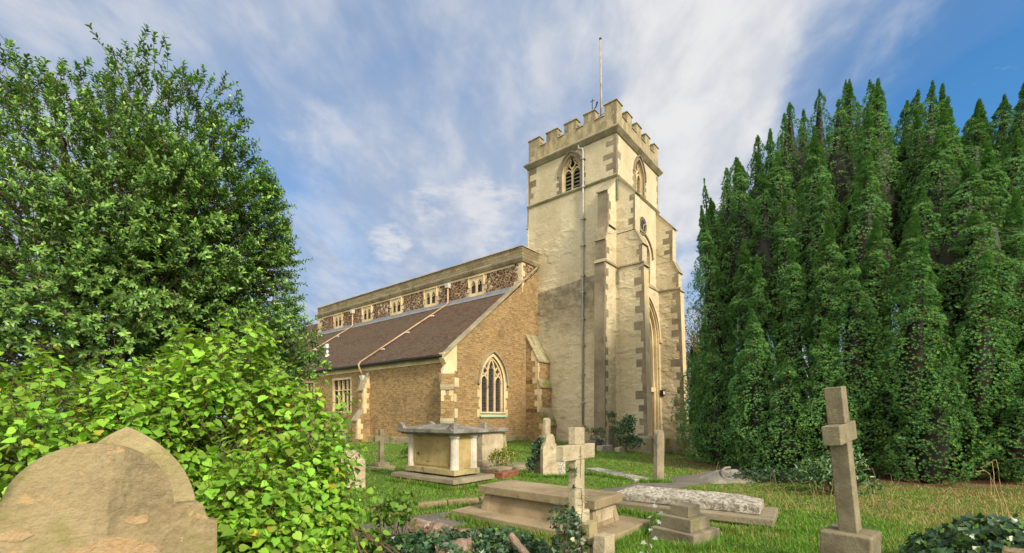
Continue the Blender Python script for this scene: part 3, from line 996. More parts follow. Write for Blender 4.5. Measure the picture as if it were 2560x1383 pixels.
buttress_w('buttress', 0.02, 0.66, [(-1.11, 14.08, 0.0, 15.2, 12.0), (-1.53, 11.16, -1.11, 11.95, 10.0), (-1.62, 9.93, -1.53, 10.06, -1.5)], -1.90)
buttress_w('buttress', 5.78, 6.42, [(-1.11, 13.95, 0.0, 15.2, 11.7), (-1.50, 10.98, -1.11, 11.75, 9.9), (-1.60, 9.75, -1.50, 9.9, -1.5)], -2.02)
buttress_n('buttress', 0.02, 0.64, [(-1.01, 14.15, 0.0, 15.1, 12.3), (-1.28, 11.4, -1.01, 12.15, 10.2), (-1.36, 10.12, -1.28, 10.25, -1.5)], -1.46)
buttress_n('buttress', TN - 0.0, TN + 0.1, [(-0.05, 14.0, 0.0, 14.2, 12.3)], -0.05, 12.3)
# dark dressed north end of the north buttress and its west quoins
NE = lambda u, z, d=0.0: (-1.365 - 0.10 * max(0, 10 - z) / 11.5 + d, u, z)


def strip(P, pts, mat, name, proud=0.008):
    q = MB()
    q.extrude(dense(pts, 1.5), lambda u, v_: P(u, v_, -proud), lambda u, v_: P(u, v_, 0.02))
    q.build(name, M[mat], church)


strip(NE, [(0.02, -1.4), (0.64, -1.4), (0.64, 10.02), (0.02, 10.02)], 'quoin', 'dressed_face')
strip(PN(-1.01), [(0.02, 12.2), (0.64, 12.2), (0.64, 14.05), (0.02, 14.05)], 'quoin', 'dressed_face')
strip(PN(-1.28), [(0.02, 10.3), (0.64, 10.3), (0.64, 11.3), (0.02, 11.3)], 'quoin', 'dressed_face')
PW02 = PW(0.02)
quoins(PW02, -1.36, 1, 0.6, 10.0, 0.14, 0.34, 0.36)
quoins(PW02, -1.28, 1, 10.3, 11.3, 0.14, 0.34, 0.36)
quoins(PW02, -1.01, 1, 12.2, 13.95, 0.12, 0.30, 0.36)
PN02 = PN(0.02)
for yo, za, zb_ in ((-1.11, 12.0, 14.0), (-1.53, 10.15, 11.1)):
    quoins(PN02, yo, 1, za, zb_, 0.16, 0.42, 0.36)
ybt = lambda z: -1.62 - 0.28 * max(0, 9.93 - z) / 11.43
PBB = lambda u, z, d=0.0: (0.02 + d, ybt(z) + u, z)
quoins(PBB, 0.0, 1, -0.1, 9.85, 0.20, 0.50, 0.40)
PN58 = PN(5.78)
quoins(PN58, -1.11, 1, 11.8, 13.8, 0.2, 0.5, 0.36)
quoins(PN58, -1.50, 1, 10.0, 10.9, 0.2, 0.5, 0.36)
PB5 = lambda u, z, d=0.0: (5.78 + d, -1.60 - 0.42 * max(0, 9.75 - z) / 11.25 + u, z)
quoins(PB5, 0.0, 1, -0.7, 9.65, 0.22, 0.60, 0.42)
for x0, x1, y0, y1 in ((0.02, 0.66, -1.9, -1.6), (5.78, 6.42, -2.02, -1.5)):
    yf = lambda z, s_=y0: (-1.62 if s_ > -2 else -1.60) - (0.28 if s_ > -2 else 0.42) * max(0, 9.8 - z) / 11.3
    strip(lambda u, z, d=0.0, yf=yf: (u, yf(z) + d, z), [(x0, -1.3), (x1, -1.3), (x1, 9.7), (x0, 9.7)], 'bath', 'dressed_face')
# horizontal ledge mould on north and west buttress flanks
mb = MB()
mb.box(-1.40, 0.02, -0.06, 0.02, 10.08, 10.16)
mb.box(-0.05, 0.02, -1.66, -0.06, 10.02, 10.10)
mb.box(5.71, 5.78, -1.64, -0.2, 9.84, 9.93)
mb.pieces('ledge', M['coping'], church)
# plinths
mb = MB()
for x0, x1, y0, y1, zt in ((-0.12, 0.84, -2.12, 0.1, 0.38), (5.58, 6.68, -2.32, 0.1, 0.12), (-1.66, 0.1, -0.16, 0.82, 0.42), (0.8, 5.6, -0.75, 0, 0.2)):
    if x0 == 0.8:
        mb.box(0.85, 1.1, -0.75, 0, -1.5, zt)
        mb.box(5.2, 5.57, -0.75, 0, -1.5, zt)
    else:
        mb.frustum((x0, x1, y0, y1, -1.6), (x0, x1, y0, y1, zt))
        mb.frustum((x0, x1, y0, y1, zt), (x0 + .13, x1 - .13, y0 + .13, y1, zt + .14))
mb.pieces('plinth', M['mossy'], church, bevel=0.02)
mb = MB().box(-0.6, 0.0, 0.85, 5.4, -0.5, 0.12)
mb.build('footing', M['mossy'], church, bevel=0.03)

# -- upper west window
mb = MB()
ring(mb, PW(0), arch_loop(3.15, 1.82, 10.15, 12.0, 1.14), arch_loop(3.15, 1.6, 10.15, 12.0, 1.0), -0.01, 0.05)
wf = mb.build('west_window', M['bath'], church)
mb = MB()
mb.bar(arc_top(3.15, 1.95, 12.0, 1.22), 0.10, PW(0), -0.10, 0.02)
mb.box(5.05, 5.22, -0.12, 0, 11.9, 12.02)
mb.build('hood_mould', M['quoin'], wf)
mb = MB()
for u in (2.2, 2.85, 3.45, 4.1):
    mb.bar([(u, 10.15), (u, 12.75)], 0.10, PW(0), 0.2, 0.35)
mb.bar([(1.6, 11.9), (4.7, 11.9)], 0.08, PW(0), 0.2, 0.35)
mb.pieces('mullion', M['bath'], wf)
mb = MB()
plate(mb, PW(0), upW, 0.42)
mb.build('pane', M['glass'], wf)

# -- great west arch with door and window inside the recess
mb = MB()
mb.bar(arc_top(3.15, 2.5, 6.6, 2.9, 14), 0.14, PWB, -0.10, 0.03)
mb.add([(5.55, yb(6.6) - .13, 6.45), (5.78, yb(6.6) - .13, 6.45), (5.78, 0, 6.45), (5.55, 0, 6.45), (5.55, yb(6.6) - .13, 6.6), (5.78, yb(6.6) - .13, 6.6), (5.78, 0, 6.6), (5.55, 0, 6.6)],
       [(0, 1, 2, 3), (4, 5, 6, 7), (0, 1, 5, 4), (1, 2, 6, 5), (3, 0, 4, 7)])
mb.bar(arc_top(3.15, 2.28, 6.6, 2.68, 14), 0.10, PWB, 0.10, 0.30)
mb.bar([(5.43, -1.3), (5.43, 6.6)], 0.10, PWB, 0.10, 0.30)
mb.bar(arc_top(3.15, 2.1, 6.6, 2.48, 14), 0.16, PWB, 0.28, 0.5)
mb.bar([(5.25, -1.3), (5.25, 6.6)], 0.16, PWB, 0.28, 0.5)
ar = mb.build('west_arch', M['bath'], church)
mb = MB()
for u in (1.5, 2.3, 3.15, 4.0, 4.75):
    mb.bar([(u, 3.5), (u, 8.0)], 0.12, PWB, 0.34, 0.5)
mb.bar([(1.0, 3.35), (5.3, 3.35)], 0.22, PWB, 0.2, 0.5)
mb.pieces('mullion', M['bath'], ar)
mb = MB()
plate(mb, PWB, [(1.0, 3.45), (5.2, 3.45), (5.2, 6.6)] + arc_top(3.15, 2.05, 6.6, 2.4, 10)[1:] + [(1.1, 6.6)], 0.44)
mb.build('pane', M['glass'], ar)
mb = MB()
mb.box(1.4, 4.95, yb(2) + 0.36, yb(2) + 0.42, -1.3, 3.15)
for k in range(12):
    mb.box(1.45 + k * 0.29, 1.68 + k * 0.29, yb(2) + 0.335, yb(2) + 0.362, -1.3, 2.95)
mb.build('door', M['door'], church)
mb = MB()
mb.box(4.95, 5.16, yb(2) + 0.2, yb(2) + 0.42, -1.3, 3.15)
mb.box(1.3, 5.16, yb(2) + 0.2, yb(2) + 0.42, 3.15, 3.23)
mb.build('door_frame', M['bath'], church)
lx, ly = 5.62, yb(3.1)
mb = MB()
mb.box(lx - .13, lx + .13, ly - .20, ly - .02, 3.02, 3.25)
lamp = mb.build('wall_lamp', M['white_paint'], church)
mb = MB()
mb.box(lx - .16, lx + .16, ly - .24, ly, 3.252, 3.30)
mb.box(lx - .16, lx - .131, ly - .22, ly, 2.98, 3.25)
mb.box(lx - .16, lx + .16, ly - .22, ly, 2.96, 3.018)
mb.build('lamp_casing', M['dark_metal'], lamp)

# -- clock
cc_ = (3.56, -0.06, 13.6)
mb = MB()
n = 40
lp = [(cc_[0] + 0.56 * math.cos(2 * math.pi * k / n), cc_[2] + 0.56 * math.sin(2 * math.pi * k / n)) for k in range(n)]
mb.extrude(lp, lambda u, v_: (u, -0.06, v_), lambda u, v_: (u, 0.0, v_))
clock = mb.build('clock', M['blue'], church)
mb = MB()
for r_, wd in ((0.55, 0.035), (0.38, 0.015)):
    mb.bar([(cc_[0] + r_ * math.cos(2 * math.pi * k / n), cc_[2] + r_ * math.sin(2 * math.pi * k / n)) for k in range(n)], wd, PW(0), -0.075, -0.055, closed=True)
mb.build('chapter_ring', M['gold'], clock)
mb = MB()


def clk(a_, r0, r1, off=0.0, wd=0.014, tilt=0.0):
    ca, sa = math.sin(a_), math.cos(a_)
    tx, tz = sa, -ca
    mb.bar([(cc_[0] + ca * r0 + tx * (off - tilt), cc_[2] + sa * r0 + tz * (off - tilt)), (cc_[0] + ca * r1 + tx * (off + tilt), cc_[2] + sa * r1 + tz * (off + tilt))], wd, PW(0), -0.072, -0.058)


ROM = ['XII', 'I', 'II', 'III', 'IIII', 'V', 'VI', 'VII', 'VIII', 'IX', 'X', 'XI']
for h, s_ in enumerate(ROM):
    a_ = 2 * math.pi * h / 12
    tot = sum({'I': 0.035, 'V': 0.06, 'X': 0.06}[c_] for c_ in s_)
    x = -tot / 2
    for c_ in s_:
        wch = {'I': 0.035, 'V': 0.06, 'X': 0.06}[c_]
        mid = x + wch / 2
        if c_ == 'I':
            clk(a_, 0.41, 0.51, mid)
        elif c_ == 'V':
            clk(a_, 0.41, 0.51, mid - 0.012, tilt=-0.012)
            clk(a_, 0.41, 0.51, mid + 0.012, tilt=0.012)
        else:
            clk(a_, 0.41, 0.51, mid, tilt=0.02)
            clk(a_, 0.41, 0.51, mid, tilt=-0.02)
        x += wch
mb.build('numeral', M['gold'], clock)
for a_, l_ in ((R(55), 0.46), (R(190), 0.30)):
    mb = MB()
    mb.bar([(cc_[0] - math.sin(a_) * 0.1, cc_[2] - math.cos(a_) * 0.1), (cc_[0] + math.sin(a_) * l_, cc_[2] + math.cos(a_) * l_)], 0.04, PW(0), -0.10, -0.08)
    mb.pieces('clock_hand', M['gold'], clock)

# -- pipes on the tower
mb = MB()
mb.tube([(-0.02, 2.42, 18.0), (-0.14, 2.42, 17.96), (-0.14, 2.42, 17.72), (-0.12, 2.16, 17.62), (-0.12, 2.12, 17.4), (-0.12, 2.12, 10.4), (-0.15, 2.12, 9.9), (-0.15, 2.12, 0.3)], 0.06, 10)
dp = mb.build('downpipe', M['grey_pipe'], church, smooth=True)
for z in (17.0, 15.3, 13.4, 11.8, 10.0, 9.0, 7.4, 5.8, 4.1, 2.4, 1.0):
    mb = MB().tube([(-0.15, 2.12, z - .05), (-0.15, 2.12, z + .05)], 0.085, 10)
    mb.box(-0.2, 0.0, 1.98, 2.26, z - .02, z + .02)
    mb.build('pipe_bracket', M['grey_pipe'], dp)
mb = MB().tube([(-0.05, -0.07, 15.1), (-0.05, -0.07, 14.1), (-0.05, -0.08, 13.9)], 0.045, 8)
mb.tube([(-0.06, -0.1, 9.9), (-0.06, -0.1, 9.1)], 0.04, 8)
mb.build('downpipe', M['copper_roof'], church)
mb = MB()
mb.tube([(1.10, 1.52, 18.4), (1.10, 1.57, 21.5), (1.10, 1.62, 24.66)], [0.085, 0.07, 0.04], 8)
fp = mb.build('flagpole', M['flag'], church, smooth=True)
bm_ = MB().tube([(1.10, 1.62, 24.66), (1.10, 1.62, 24.74), (1.10, 1.62, 24.78)], [0.07, 0.08, 0.02], 8)
bm_.build('finial', M['dark_metal'], fp)
# turret cap and vane
mb = MB()
mb.add([(0.6, 1.9, 19.3), (1.5, 1.9, 19.3), (1.5, 2.8, 19.3), (0.6, 2.8, 19.3), (1.05, 2.35, 20.45)], [(0, 1, 4), (1, 2, 4), (2, 3, 4), (3, 0, 4), (3, 2, 1, 0)])
mb.box(0.62, 1.48, 1.92, 2.78, 18.4, 19.3)
tc_ = mb.build('turret_cap', M['copper_roof'], church)
mb = MB()
mb.tube([(1.05, 2.15, 20.2), (1.05, 2.15, 21.25)], 0.022, 6)
mb.tube([(1.05, 2.0, 21.1), (1.05, 2.30, 21.1)], 0.02, 6)
mb.tube([(1.05, 2.2, 20.45), (1.05, 1.9, 20.62), (1.05, 1.8, 20.9)], [0.03, 0.035, 0.06], 6)
mb.build('weather_vane', M['dark_metal'], tc_)
mb = MB()
mb.tube([(0.5, 1.25, 18.6), (0.5, 1.25, 20.0)], 0.018, 6)
mb.tube([(0.5, 0.95, 19.6), (0.5, 1.55, 19.5)], 0.018, 6)
mb.build('aerial', M['dark_metal'], tc_)

# -- nave
NX, AX, WY, EY = -1.68, -7.85, 5.54, 31.1
SX = 7.9
ctrs = [9.43, 14.15, 18.35, 22.5, 27.25]
mb = MB()
holes = []
for c_ in ctrs:
    for s_ in (-0.30, 0.30):
        holes.append(arch_loop(c_ + s_, 0.215, 9.92, 10.45, 0.33, 5))
panel(mb, PN(NX), [(WY, 9.2), (EY, 9.2), (EY, 11.2), (WY, 11.2)], holes, 0.18)
panel(mb, PW(WY), [(NX, 9.7), (NX, 9.7), (0.0, 11.1), (0.0, 11.2), (NX, 11.2)][1:], [], 0)
mb.add([(NX, EY, -1), (SX, EY, -1), (SX, EY, 11.2), (NX, EY, 11.2), (SX, WY, -1), (SX, WY, 11.2), (NX, EY, 9.2), (NX, EY, 0)], [(0, 1, 2, 3), (1, 4, 5, 2)])
mb.add([(TW, WY, -1.5), (SX, WY, -1.5), (SX, WY, 11.2), (TW, WY, 11.2)], [(0, 1, 2, 3)])
mb.build('clerestory_wall', M['cler'], church)
mb = MB()
prof = [(0.02, 11.15), (0.10, 11.20), (0.20, 11.36), (0.22, 11.46), (0.06, 11.56)]
for i in range(4):
    (o0, z0), (o1, z1) = prof[i], prof[i + 1]
    mb.add([(NX - o0, WY - o0, z0), (NX - o0, EY + o0, z0), (NX - o1, EY + o1, z1), (NX - o1, WY - o1, z1), (0.2, WY - o0, z0), (0.2, WY - o1, z1)], [(0, 1, 2, 3), (0, 3, 5, 4)])
    mb.add([(NX - o0, EY + o0, z0), (SX, EY + o0, z0), (SX, EY + o1, z1), (NX - o1, EY + o1, z1)], [(0, 1, 2, 3)])
mb.build('cornice', M['coping'], church)
mb = MB()
mb.box(NX - .02, NX + .33, WY - .02, EY, 11.5, 12.14)
mb.box(NX + .33, 0.3, WY - .02, WY + .3, 11.5, 12.14)
mb.box(NX + .33, SX, EY - .3, EY, 11.5, 12.14)
mb.build('parapet', M['parapet'], church)
mb = MB()
mb.frustum((NX - .08, NX + .40, WY - .08, EY + .06, 12.14), (NX - .03, NX + .35, WY - .03, EY + .03, 12.22))
mb.frustum((NX + .401, 0.3, WY - .08, WY + .36, 12.14), (NX + .36, 0.3, WY - .03, WY + .33, 12.22))
mb.build('parapet_coping', M['coping'], church)
mb = MB().box(NX + .3, SX, WY + .3, EY - .3, 11.55, 11.7)
mb.build('nave_roof', M['lead'], church)
# light band of stones below the cornice and at the corners
quoins(PN(NX), WY, 1, 9.3, 11.15, 0.25, 0.55, 0.34, mat='bath')
quoins(PW(WY), NX, 1, 9.3, 11.15, 0.12, 0.30, 0.34, mat='bath')
quoins(PN(NX), EY, -1, 9.3, 11.15, 0.5, 0.9, 0.34, mat='bath')
strip(PN(NX), [(WY + .6, 11.03), (EY - .9, 11.03), (EY - .9, 11.16), (WY + .6, 11.16)], 'bath', 'dressed_band', 0.02)
strip(PN(NX), [(WY + .6, 9.55), (EY, 9.55), (EY, 9.72), (WY + .6, 9.72)], 'bath', 'dressed_band', 0.01)


def clerestory(c_):
    P = PN(NX)
    mb_ = MB()
    o_ = [(c_ - 0.66, 9.72), (c_ + 0.66, 9.72), (c_ + 0.66, 11.0), (c_ - 0.66, 11.0)]
    hs = [arch_loop(c_ + s_, 0.215, 9.92, 10.45, 0.33, 5) for s_ in (-0.3, 0.3)]
    pf = lambda u, z, d=0.0: P(u, z, d - 0.03)
    panel(mb_, pf, o_, hs, 0.2)
    mb_.bar([(c_ - .66, 9.72), (c_ + .66, 9.72), (c_ + .66, 11.0), (c_ - .66, 11.0)], 0.03, P, -0.03, 0.01, closed=True)
    fr = mb_.build('clerestory_window', M['bath'], church)
    h_ = MB()
    h_.bar([(c_ - 0.70, 10.35), (c_ - 0.70, 11.03), (c_ + 0.70, 11.03), (c_ + 0.70, 10.35)], 0.08, P, -0.10, 0.0)
    h_.build('hood_mould', M['bath'], fr)
    for hl in hs:
        g_ = MB()
        plate(g_, P, hl, 0.13)
        g_.build('pane', M['glass'], fr)
        c2 = sum(q_[0] for q_ in hl[:2]) / 2
        t_ = MB()
        t_.bar([(c2 - .2, 10.45), (c2 - .09, 10.5), (c2 - .13, 10.62), (c2, 10.72), (c2 + .13, 10.62), (c2 + .09, 10.5), (c2 + .2, 10.45)], 0.05, P, 0.02, 0.1)
        t_.build('tracery', M['bath'], fr)
    q_ = MB()
    for s_ in (-1, 1):
        for z_, l_ in ((9.75, 0.12), (10.05, 0.22), (10.45, 0.10), (10.7, 0.2)):
            u0, u1 = sorted((c_ + s_ * 0.70, c_ + s_ * (0.70 + l_)))
            q_.extrude([(u0, z_), (u1, z_), (u1, z_ + .25), (u0, z_ + .25)], lambda u, v_: P(u, v_, -0.012), lambda u, v_: P(u, v_, 0.02))
    q_.pieces('surround_block', M['bath'], fr)


for c_ in ctrs:
    clerestory(c_)

# -- aisle
RZ0, RX0 = 4.78, AX - 0.32
RZ1 = 9.56
slope = (RZ1 - RZ0) / (NX - RX0)
rz = lambda x: RZ0 + (x - RX0) * slope
mb = MB()
winW = arch_loop(-4.37, 0.95, 1.83, 3.5, 1.52, 10)
gab = [(AX, -0.5), (0.0, -0.5), (0.0, 11.05), (-0.05, 11.0), (AX, 4.95)]
panel(mb, PW(WY), [(AX, -0.5), (-0.02, -0.5), (-0.02, 11.0), (AX, 4.95)], [winW], 0.40)
nwin = [(14.75, 1.9), (16.9, 1.9), (16.9, 4.0), (14.75, 4.0)]
nwin2 = [(19.6, 1.9), (21.8, 1.9), (21.8, 4.0), (19.6, 4.0)]
panel(mb, PN(AX), [(WY, -0.5), (EY, -0.5), (EY, 4.8), (WY, 4.8)], [nwin, nwin2], 0.3)
mb.add([(AX, EY, -.5), (NX, EY, -.5), (NX, EY, 9.5), (AX, EY, 4.9)], [(0, 1, 2, 3)])
aw = mb.build('aisle_wall', M['aisle'], church)
mb = MB().box(AX - .10, AX - .0, WY, EY, -0.5, 0.38).box(AX - .1, -1.3, WY - .10, WY - .0, -0.5, 0.40)
mb.pieces('plinth', M['mossy'], church, bevel=0.03)
# roof
mb = MB()
ye = WY + 0.30
nU, nV = 64, 26
vs, fs = [], []
for i in range(nV + 1):
    for j in range(nU + 1):
        x = RX0 + (NX - 0.02 - RX0) * i / nV
        y = ye + (EY + 0.2 - ye) * j / nU
        vs.append((x, y, rz(x) + 0.025 * noise.noise(Vector((x * .6, y * .5, 0)))))
for i in range(nV):
    for j in range(nU):
        fs.append((i * (nU + 1) + j, i * (nU + 1) + j + 1, (i + 1) * (nU + 1) + j + 1, (i + 1) * (nU + 1) + j))
mb.add(vs, fs)
mb.add([(RX0, ye, RZ0 + .0), (RX0, EY + .2, RZ0 + .0), (RX0, EY + .2, RZ0 - .07), (RX0, ye, RZ0 - .07)], [(0, 1, 2, 3)])
kk = math.sqrt(1 + slope * slope)
mb.build('aisle_roof', M['tiles'], church, slope_uv=lambda c: (c.y, (c.x - RX0) * kk))
mb = MB()
mb.add([(NX - .34, ye, rz(NX - .34) + .04), (NX - .34, EY, rz(NX - .34) + .04), (NX - .03, EY, rz(NX - .03) + .04), (NX - .03, ye, rz(NX - .03) + .04), (NX - .02, ye, RZ1 + .22), (NX - .02, EY, RZ1 + .22)],
       [(0, 1, 2, 3), (3, 2, 5, 4)])
mb.build('lead_flashing', M['lead'], church)
# eaves board and gutter
mb = MB().box(AX - .06, AX - .0, WY + .05, EY, 4.38, 4.74)
mb.build('eaves_course', M['bath'], church)
mb = MB()
gy = [WY + 0.1 + (EY - WY) * k / 20 for k in range(21)]
mb.tube([(RX0 - .02, y, RZ0 - .10) for y in gy], 0.075, 8)
mb.build('gutter', M['dark_metal'], church, smooth=True)
# gable coping
mb = MB()
cz = lambda x: 4.98 + (x - (AX - .0)) * (11.38 - 4.98) / (0 - AX)
d_ = 0.13
for k in range(9):
    xa = AX - 0.28 + (0.28 - 0.01 - AX) * k / 9
    xb = AX - 0.28 + (0.28 - 0.01 - AX) * (k + 1) / 9 - 0.012
    mb.add([(xa, WY - .08, cz(xa) - d_), (xb, WY - .08, cz(xb) - d_), (xb, WY + .36, cz(xb) - d_), (xa, WY + .36, cz(xa) - d_),
            (xa, WY - .08, cz(xa)), (xb, WY - .08, cz(xb)), (xb, WY + .36, cz(xb)), (xa, WY + .36, cz(xa))],
           [(3, 2, 1, 0), (4, 5, 6, 7), (0, 1, 5, 4), (1, 2, 6, 5), (2, 3, 7, 6), (3, 0, 4, 7)])
mb.build('gable_coping', M['coping'], church, bevel=0.015)
mb = MB()
mb.extrude([(AX - .012, 3.95), (AX + .62, 3.95), (AX + .62, 5.35), (AX - .012, 4.88)], lambda u, v_: (u, WY - .02, v_), lambda u, v_: (u, WY + .4, v_))
mb.add([(AX - .30, WY - .02, 4.55), (AX - .30, WY + .34, 4.55), (AX - .30, WY + .34, 4.85), (AX - .30, WY - .02, 4.85), (AX - .02, WY - .02, 4.1), (AX - .02, WY + .34, 4.1), (AX - .02, WY + .34, 4.85), (AX - .02, WY - .02, 4.85)],
       [(0, 1, 2, 3), (0, 1, 5, 4), (0, 3, 7, 4), (1, 2, 6, 5), (3, 2, 6, 7)])
mb.build('kneeler', M['bath'], church)
quoins(PW(WY), AX, 1, 0.3, 3.9, 0.35, 0.62, 0.42, mat='bath')
quoins(PN(AX), WY, 1, 0.3, 4.3, 0.2, 0.5, 0.42, mat='bath')
# aisle west window
P = PW(WY)
mb = MB()
ring(mb, P, arch_loop(-4.37, 1.10, 1.75, 3.5, 1.68), winW, -0.012, 0.05)
aw1 = mb.build('aisle_window', M['bath'], church)
mb = MB()
mb.bar(arc_top(-4.35, 1.22, 3.5, 1.82, 12), 0.10, P, -0.11, 0.0)
for s_ in (-1, 1):
    mb.box(-4.35 + s_ * 1.24 - .08, -4.35 + s_ * 1.24 + .08, WY - .13, WY, 3.38, 3.52)
mb.build('hood_mould', M['coping'], aw1)
mb = MB()
c_ = -4.37
mb.bar(dense(arc_top(c_, 0.90, 3.5, 1.45, 10), 9), 0.10, P, 0.10, 0.26)
for s_ in (-1, 1):
    mb.bar([(c_ + s_ * 0.90, 1.8), (c_ + s_ * 0.90, 3.55)], 0.10, P, 0.10, 0.26)
    mb.bar([(c_ + s_ * 0.30, 1.8), (c_ + s_ * 0.30, 3.9), (c_ + s_ * 0.28, 4.3), (c_ + s_ * 0.16, 4.62), (c_ + s_ * 0.03, 4.85)], 0.085, P, 0.12, 0.25)
    mb.bar(arc_top(c_ + s_ * 0.60, 0.27, 3.55, 0.36, 6), 0.07, P, 0.12, 0.25)
    cxq, czq = c_ + s_ * 0.54, 4.16
    mb.bar([(cxq + (0.19 + 0.035 * math.cos(4 * a_)) * math.cos(a_), czq + (0.21 + 0.035 * math.cos(4 * a_)) * math.sin(a_)) for a_ in [2 * math.pi * k / 24 for k in range(24)]], 0.06, P, 0.12, 0.25, closed=True)
    for dz in (0.04, -0.02):
        mb.bar([(c_ + s_ * 0.26, 4.30 + dz), (c_ + s_ * 0.15, 4.36), (c_ + s_ * 0.17, 4.50)], 0.05, P, 0.14, 0.24)
mb.build('tracery', M['bath'], aw1)
mb = MB()
plate(mb, P, winW, 0.22)
mb.build('pane', M['glass'], aw1)
mb = MB()
mb.add([(-5.50, WY - .10, 1.58), (-3.24, WY - .10, 1.58), (-3.24, WY + .18, 1.84), (-5.50, WY + .18, 1.84), (-5.50, WY - .10, 1.52), (-3.24, WY - .10, 1.52), (-3.24, WY, 1.52), (-5.50, WY, 1.52)],
       [(0, 1, 2, 3), (0, 1, 5, 4), (4, 5, 6, 7)])
mb.build('sill', M['copper'], aw1)
q = MB()
for s_ in (-1, 1):
    for z_, l_ in ((1.55, 0.22), (2.1, 0.10), (2.65, 0.2), (3.15, 0.08)):
        u0, u1 = sorted((c_ + s_ * 1.101, c_ + s_ * (1.10 + l_)))
        q.extrude([(u0, z_), (u1, z_), (u1, z_ + .42), (u0, z_ + .42)], lambda u, v_: P(u, v_, -0.011), lambda u, v_: P(u, v_, 0.03))
q.pieces('surround_block', M['bath'], aw1)
# north aisle windows
for hl in (nwin, nwin2):
    mb = MB()
    P = PN(AX)
    u0, u1 = hl[0][0], hl[1][0]
    mb.bar([(u0 - .04, 1.85), (u1 + .04, 1.85), (u1 + .04, 4.05), (u0 - .04, 4.05)], 0.2, P, -0.02, 0.1, closed=True)
    for k in range(1, 4):
        u = u0 + (u1 - u0) * k / 4
        mb.bar([(u, 1.9), (u, 4.0)], 0.09, P, 0.05, 0.2)
    mb.bar([(u0, 3.3), (u1, 3.3)], 0.06, P, 0.06, 0.2)
    nw = mb.build('aisle_window', M['bath'], church)
    mb = MB()
    plate(mb, P, hl, 0.22)
    mb.build('pane', M['glass'], nw)
# diagonal corner buttress
dd_ = Matrix.Translation((AX, WY, 0)) @ Matrix.Rotation(R(-45), 4, 'Z')
dg = MB()
hw = 0.31


def dst(mb_, y0, y1, z0, z1):
    mb_.box(-hw, hw, -y1, 0.3, z0, z1, dd_)


# local -y of the rotated frame points north west, toward the viewer
dst(dg, 0, 0.50, 2.95, 3.55)
dst(dg, 0, 0.72, -0.5, 2.3)
dst(dg, 0, 0.42, 3.55, 3.75)
db = dg.build('corner_buttress', M['aisle'], church)
cp = MB()
cp.add([(-hw - .03, -0.56, 3.05), (hw + .03, -0.56, 3.05), (hw + .03, -0.28, 3.62), (-hw - .03, -0.28, 3.62), (-hw - .03, -0.56, 2.92), (hw + .03, -0.56, 2.92), (hw + .03, 0.2, 2.92), (-hw - .03, 0.2, 2.92), (-hw - .03, 0.2, 3.62), (hw + .03, 0.2, 3.62)],
       [(0, 1, 2, 3), (0, 1, 5, 4), (0, 3, 8, 7, 4), (1, 5, 6, 9, 2), (3, 2, 9, 8), (4, 5, 6, 7)], dd_)
cp.add([(-hw - .03, -0.78, 1.35), (hw + .03, -0.78, 1.35), (hw + .03, -0.50, 1.95), (-hw - .03, -0.50, 1.95), (-hw - .03, -0.78, 1.22), (hw + .03, -0.78, 1.22), (hw + .03, 0.2, 1.22), (-hw - .03, 0.2, 1.22), (-hw - .03, 0.2, 1.95), (hw + .03, 0.2, 1.95)],
       [(0, 1, 2, 3), (0, 1, 5, 4), (0, 3, 8, 7, 4), (1, 5, 6, 9, 2), (3, 2, 9, 8), (4, 5, 6, 7)], dd_)
cp.pieces('weathering', M['coping'], db)
cp = MB()
for z_ in (2.0, 2.34, 2.62):
    for s_ in (-1, 1):
        l_ = 0.22 if z_ != 2.34 else 0.14
        u0, u1 = sorted((s_ * (hw + .004), s_ * (hw - l_)))
        cp.box(u0, u1, -0.53, 0, z_, z_ + .27, dd_)
cp.add([(-hw, -0.30, 3.62), (hw, -0.30, 3.62), (0, 0.0, 4.55), (-hw - .05, 0.05, 4.0), (hw + .05, 0.05, 4.0)], [(0, 1, 2), (0, 2, 3), (1, 4, 2)], dd_)
cp.build('dressed_block', M['bath'], db)
dg2 = MB()
dg2.box(-hw + .002, hw - .002, -0.50, 0.3, 1.9, 2.95, dd_)
dg2.build('dressed_face', M['aisle'], db)


# north aisle buttresses
def nbutt(y0, y1):
    mb_ = MB()
    cp_ = MB()
    for xo, zt, xp, zi, zl in ((AX - .45, 3.2, AX, 4.35, 1.9), (AX - .85, 1.35, AX - .45, 1.95, -0.5)):
        mb_.add([(xo, y0, zt), (xo, y1, zt), (xp, y1, zi), (xp, y0, zi), (xo, y0, zl), (xo, y1, zl), (AX + .2, y1, zl), (AX + .2, y0, zl), (AX + .2, y0, zi), (AX + .2, y1, zi)],
                [(4, 5, 1, 0), (4, 0, 3, 8, 7), (5, 6, 9, 2, 1)])
        cp_.add([(xo - .06, y0 - .03, zt), (xo - .06, y1 + .03, zt), (xp, y1 + .03, zi + .05), (xp, y0 - .03, zi + .05), (xo - .06, y0 - .03, zt - .08), (xo - .06, y1 + .03, zt - .08), (xp, y1 + .03, zi - .03), (xp, y0 - .03, zi - .03)],
                [(0, 1, 2, 3), (0, 1, 5, 4), (0, 3, 7, 4), (1, 2, 6, 5), (4, 5, 6, 7)])
    b_ = mb_.build('buttress', M['aisle'], church)
    cp_.pieces('weathering', M['coping'], b_)
    q_ = MB()
    k = 0
    z = 0.2
    while z < 4.1:
        xo = AX - .85 if z < 1.2 else (AX - .45 if z < 3.0 else AX - .45 + (z - 3.0) * .35)
        l_ = (0.34, 0.2)[k % 2]
        if not 1.2 < z < 1.75:
            q_.box(xo - .004, xo + l_, y0 - .008, y0 + .01, z, z + .3)
            q_.box(xo - .008, xo + .01, y0 - .006, y0 + l_ * .6, z, z + .3)
        z += 0.31
        k += 1
    q_.pieces('dressed_block', M['bath'], b_)


